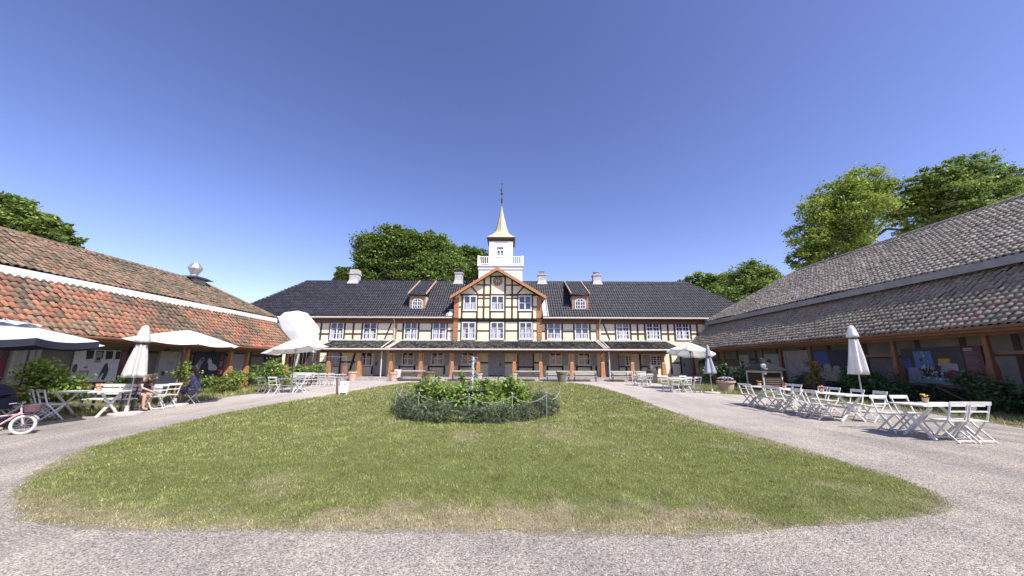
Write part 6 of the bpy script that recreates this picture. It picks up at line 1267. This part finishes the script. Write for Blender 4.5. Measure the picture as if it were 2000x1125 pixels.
def person(label, loc, rz, J, hairf, topm, botm, topJ, botJ, shoem):
    """J: dict of joints in the thing's space, facing +x; one continuous body, clothes and hair as children"""
    t = thing('person', label, 'person', loc, rz); joints = []; idx = {}; edges = []
    def add(n, p, r, par=None, r2=None):
        idx[n] = len(joints); joints.append((*p, r) if r2 is None else (*p, r, r2))
        if par: edges.append((idx[par], idx[n]))
    add('pelvis', J['pelvis'], .13, None, .11); add('waist', J['waist'], .115, 'pelvis', .10); add('chest', J['chest'], .135, 'waist', .11); add('neckb', J['neckb'], .07, 'chest'); add('neck', J['neck'], .05, 'neckb'); hd = Vector(J['head']); f = Vector(J['face']).normalized(); upv = Vector(J['headup']).normalized()
    add('jaw', hd - upv * .06 + f * .015, .070, 'neck', .062); add('skull', hd + upv * .03, .088, 'jaw', .08); add('crown', hd + upv * .10, .058, 'skull')
    nose = hd - upv * .01 + f * .095; add('nose', nose, .012, 'skull'); 
    sd = f.cross(upv)
    for s, n in ((1, 'a'), (-1, 'b')): add('ear' + n, hd + sd * s * .088 - upv * .005, .014, 'skull')
    for s in ('l', 'r'):
        add('sh' + s, J['sh' + s], .062, 'chest'); add('el' + s, J['el' + s], .044, 'sh' + s); add('wr' + s, J['wr' + s], .028, 'el' + s); w = Vector(J['wr' + s]); d = (w - Vector(J['el' + s])).normalized(); sv = d.cross(Vector((0, 0, 1))).normalized(); pm = w + d * .06; add('pa' + s, pm, .034, 'wr' + s, .018)
        for i, (off, ln) in enumerate(((-.027, .062), (-.009, .075), (.009, .07), (.027, .055))):
            k1 = pm + sv * off + d * (.035 + ln * .4); k2 = k1 + d * ln * .5 - Vector((0, 0, 1)) * ln * .45; add('f%s%d' % (s, i), k1, .0095, 'pa' + s); add('g%s%d' % (s, i), k2, .008, 'f%s%d' % (s, i))
        add('th' + s, w + d * .045 + sv * (.05 if s == 'l' else -.05) - Vector((0, 0, .012)), .010, 'pa' + s)
        add('hi' + s, J['hi' + s], .095, 'pelvis'); add('mid' + s, (Vector(J['hi' + s]) + Vector(J['kn' + s])) / 2, .082, 'hi' + s); add('kn' + s, J['kn' + s], .060, 'mid' + s); add('ca' + s, Vector(J['kn' + s]) * .62 + Vector(J['an' + s]) * .38 - Vector((.012, 0, 0)), .056, 'kn' + s); add('an' + s, J['an' + s], .036, 'ca' + s); add('to' + s, Vector(J['an' + s]) + Vector((.15, 0, -.035)), .032, 'an' + s)
    skinned('body', joints, edges, skin, t)
    fm = MB()
    for s in (1, -1):
        e = hd + upv * .015 + f * .081 + sd * s * .034; fm.lathe([(.004, e.z - .009), (.012, e.z), (.004, e.z + .009)], 8, (e.x, e.y))
    fm.build('eyes', darkm, t); fm = MB(); mo = hd - upv * .05 + f * .078; fm.bar(mo - sd * .024, mo + sd * .024, .01, .008); fm.build('mouth', mat('lips', (.36, .13, .11), .5), t)
    skinned('hair', *hairf(hd, f, upv, sd), t)
    for n, (jj, ee, mm) in topJ.items(): skinned(n, jj, ee, mm, t)
    for n, (jj, ee, mm) in botJ.items(): skinned(n, jj, ee, mm, t)
    for s in ('l', 'r'):
        a = Vector(J['an' + s]); skinned('shoe', [(*(a + Vector((-.035, 0, -.045))), .042), (*(a + Vector((.07, 0, -.055))), .040), (*(a + Vector((.16, 0, -.06))), .033)], [(0, 1), (1, 2)], shoem, t)
    return t
olive = mat('olive_shirt', (.085, .08, .06), .85, (.06, .057, .045), 6, .3, 12); navy = mat('navy_shorts', (.03, .035, .075), .85, (.022, .026, .055), 8, .3, 12)
J = dict(pelvis=(0, 0, .54), waist=(.03, 0, .70), chest=(.20, 0, .97), neckb=(.32, 0, 1.08), neck=(.38, 0, 1.09), head=(.50, 0, 1.09), face=(.55, 0, -.83), headup=(.83, 0, .55), shl=(.24, .19, 1.04), shr=(.24, -.19, 1.04), ell=(.38, .24, .79), elr=(.38, -.24, .79), wrl=(.62, .12, .69), wrr=(.62, -.10, .66), hil=(.06, .10, .53), hir=(.06, -.10, .53), knl=(.50, .15, .52), knr=(.50, -.13, .52), anl=(.46, .15, .09), anr=(.52, -.13, .09))
def hair1(h, f, u, s): return [(*(h + u * .05 - f * .03), .098), (*(h - u * .03 - f * .055), .075), (*(h + u * .11 - f * .0), .066), (*(h + u * .08 + f * .06), .035)], [(0, 1), (0, 2), (2, 3)], hairl
c = lambda n, r: (*J[n], r)
shirt = ([(.0, 0, .56, .15), (.03, 0, .70, .145), (.20, 0, .97, .155), (.305, 0, 1.06, .09), c('shl', .088), (.34, .225, .87, .07), c('shr', .088), (.34, -.225, .87, .07)], [(0, 1), (1, 2), (2, 3), (2, 4), (4, 5), (2, 6), (6, 7)], olive)
shorts = ([(0, 0, .53, .15), (.06, .11, .53, .115), (.40, .15, .525, .098), (.06, -.11, .53, .115), (.40, -.13, .525, .098)], [(0, 1), (1, 2), (0, 3), (3, 4)], navy)
person('person in an olive shirt and navy shorts bent forward over the table with bare legs', (-13.02, 13.15, gz(13.2)), R(5), J, hair1, None, None, {'shirt': shirt}, {'shorts': shorts}, darkm)
chair('white chair under the bent forward person in the olive shirt', -13.05, 13.15, 5, GL)
dress = mat('blue_floral_dress', (.05, .06, .14), .85, (.32, .32, .42), 38, .2, 12, lo=.5, hi=.62, detail=2)
J = dict(pelvis=(0, 0, .56), waist=(.0, 0, .74), chest=(.05, 0, .96), neckb=(.07, 0, 1.10), neck=(.08, 0, 1.15), head=(.12, 0, 1.25), face=(1, 0, -.35), headup=(.3, 0, .95), shl=(.06, .17, 1.03), shr=(.06, -.17, 1.03), ell=(.16, .22, .78), elr=(.16, -.22, .78), wrl=(.40, .14, .80), wrr=(.40, -.14, .80), hil=(.04, .09, .55), hir=(.04, -.09, .55), knl=(.46, .10, .53), knr=(.46, -.10, .53), anl=(.40, .10, .09), anr=(.48, -.10, .09))
c = lambda n, r: (*J[n], r)
def hair2(h, f, u, s): return [(*(h + u * .05 - f * .03), .10), (*(h - u * .05 - f * .07), .085), (*(h - u * .22 - f * .09), .085), (*(h - u * .38 - f * .06), .06), (*(h - u * .48 - f * .04), .03), (*(h + u * .11 + f * .02), .062)], [(0, 1), (1, 2), (2, 3), (3, 4), (0, 5)], hairb
gown = ([(0, 0, .54, .20), (.01, 0, .66, .19), (.01, 0, .78, .165), (.05, 0, .96, .155), (.065, 0, 1.07, .085), c('shl', .08), (.11, .205, .90, .07), c('shr', .08), (.11, -.205, .90, .07)], [(0, 1), (1, 2), (2, 3), (3, 4), (3, 5), (5, 6), (3, 7), (7, 8)], dress)
skirt = ([(0, 0, .55, .19), (.10, 0, .53, .21), (.32, 0, .52, .19), (.46, 0, .48, .16), (.47, 0, .32, .17), (-.05, 0, .40, .16)], [(0, 1), (1, 2), (2, 3), (3, 4), (0, 5)], dress)
person('person with long dark hair in a blue floral dress on a folding stool', (-12.75, 15.35, gz(15.3)), R(185), J, hair2, None, None, {'dress_top': gown}, {'skirt': skirt}, darkm)
t = thing('folding_stool', 'small folding stool with an orange seat under the person in the floral dress', 'stool', (-12.73, 15.35, gz(15.35)), R(10)); q = MB(); q.box(-.18, .18, -.18, .18, .40, .425); q.build('seat', orangewood, t)
for s in (-1, 1):
    for d in (-1, 1): q = MB(); q.bar((-.18 * d, s * .165 + d * .012, 0), (.17 * d, s * .165 + d * .012, .40), .018, .028); q.build('leg', whitem, t)
t = MB(); t.hexa([(-12.60, 13.42, gz(13) + .48), (-12.40, 13.34, gz(13) + .48), (-12.36, 13.48, gz(13) + .48), (-12.57, 13.56, gz(13) + .48)], [(-12.66, 13.36, gz(13) + .80), (-12.38, 13.24, gz(13) + .76), (-12.32, 13.48, gz(13) + .78), (-12.62, 13.62, gz(13) + .82)]); tag(t.build('carrier_bag', white_canvas), 'white bag standing on the shaded seat before the bent person', 'bag')
chair('white chair carrying the white bag before the bent person', -12.5, 13.45, 160, GL)
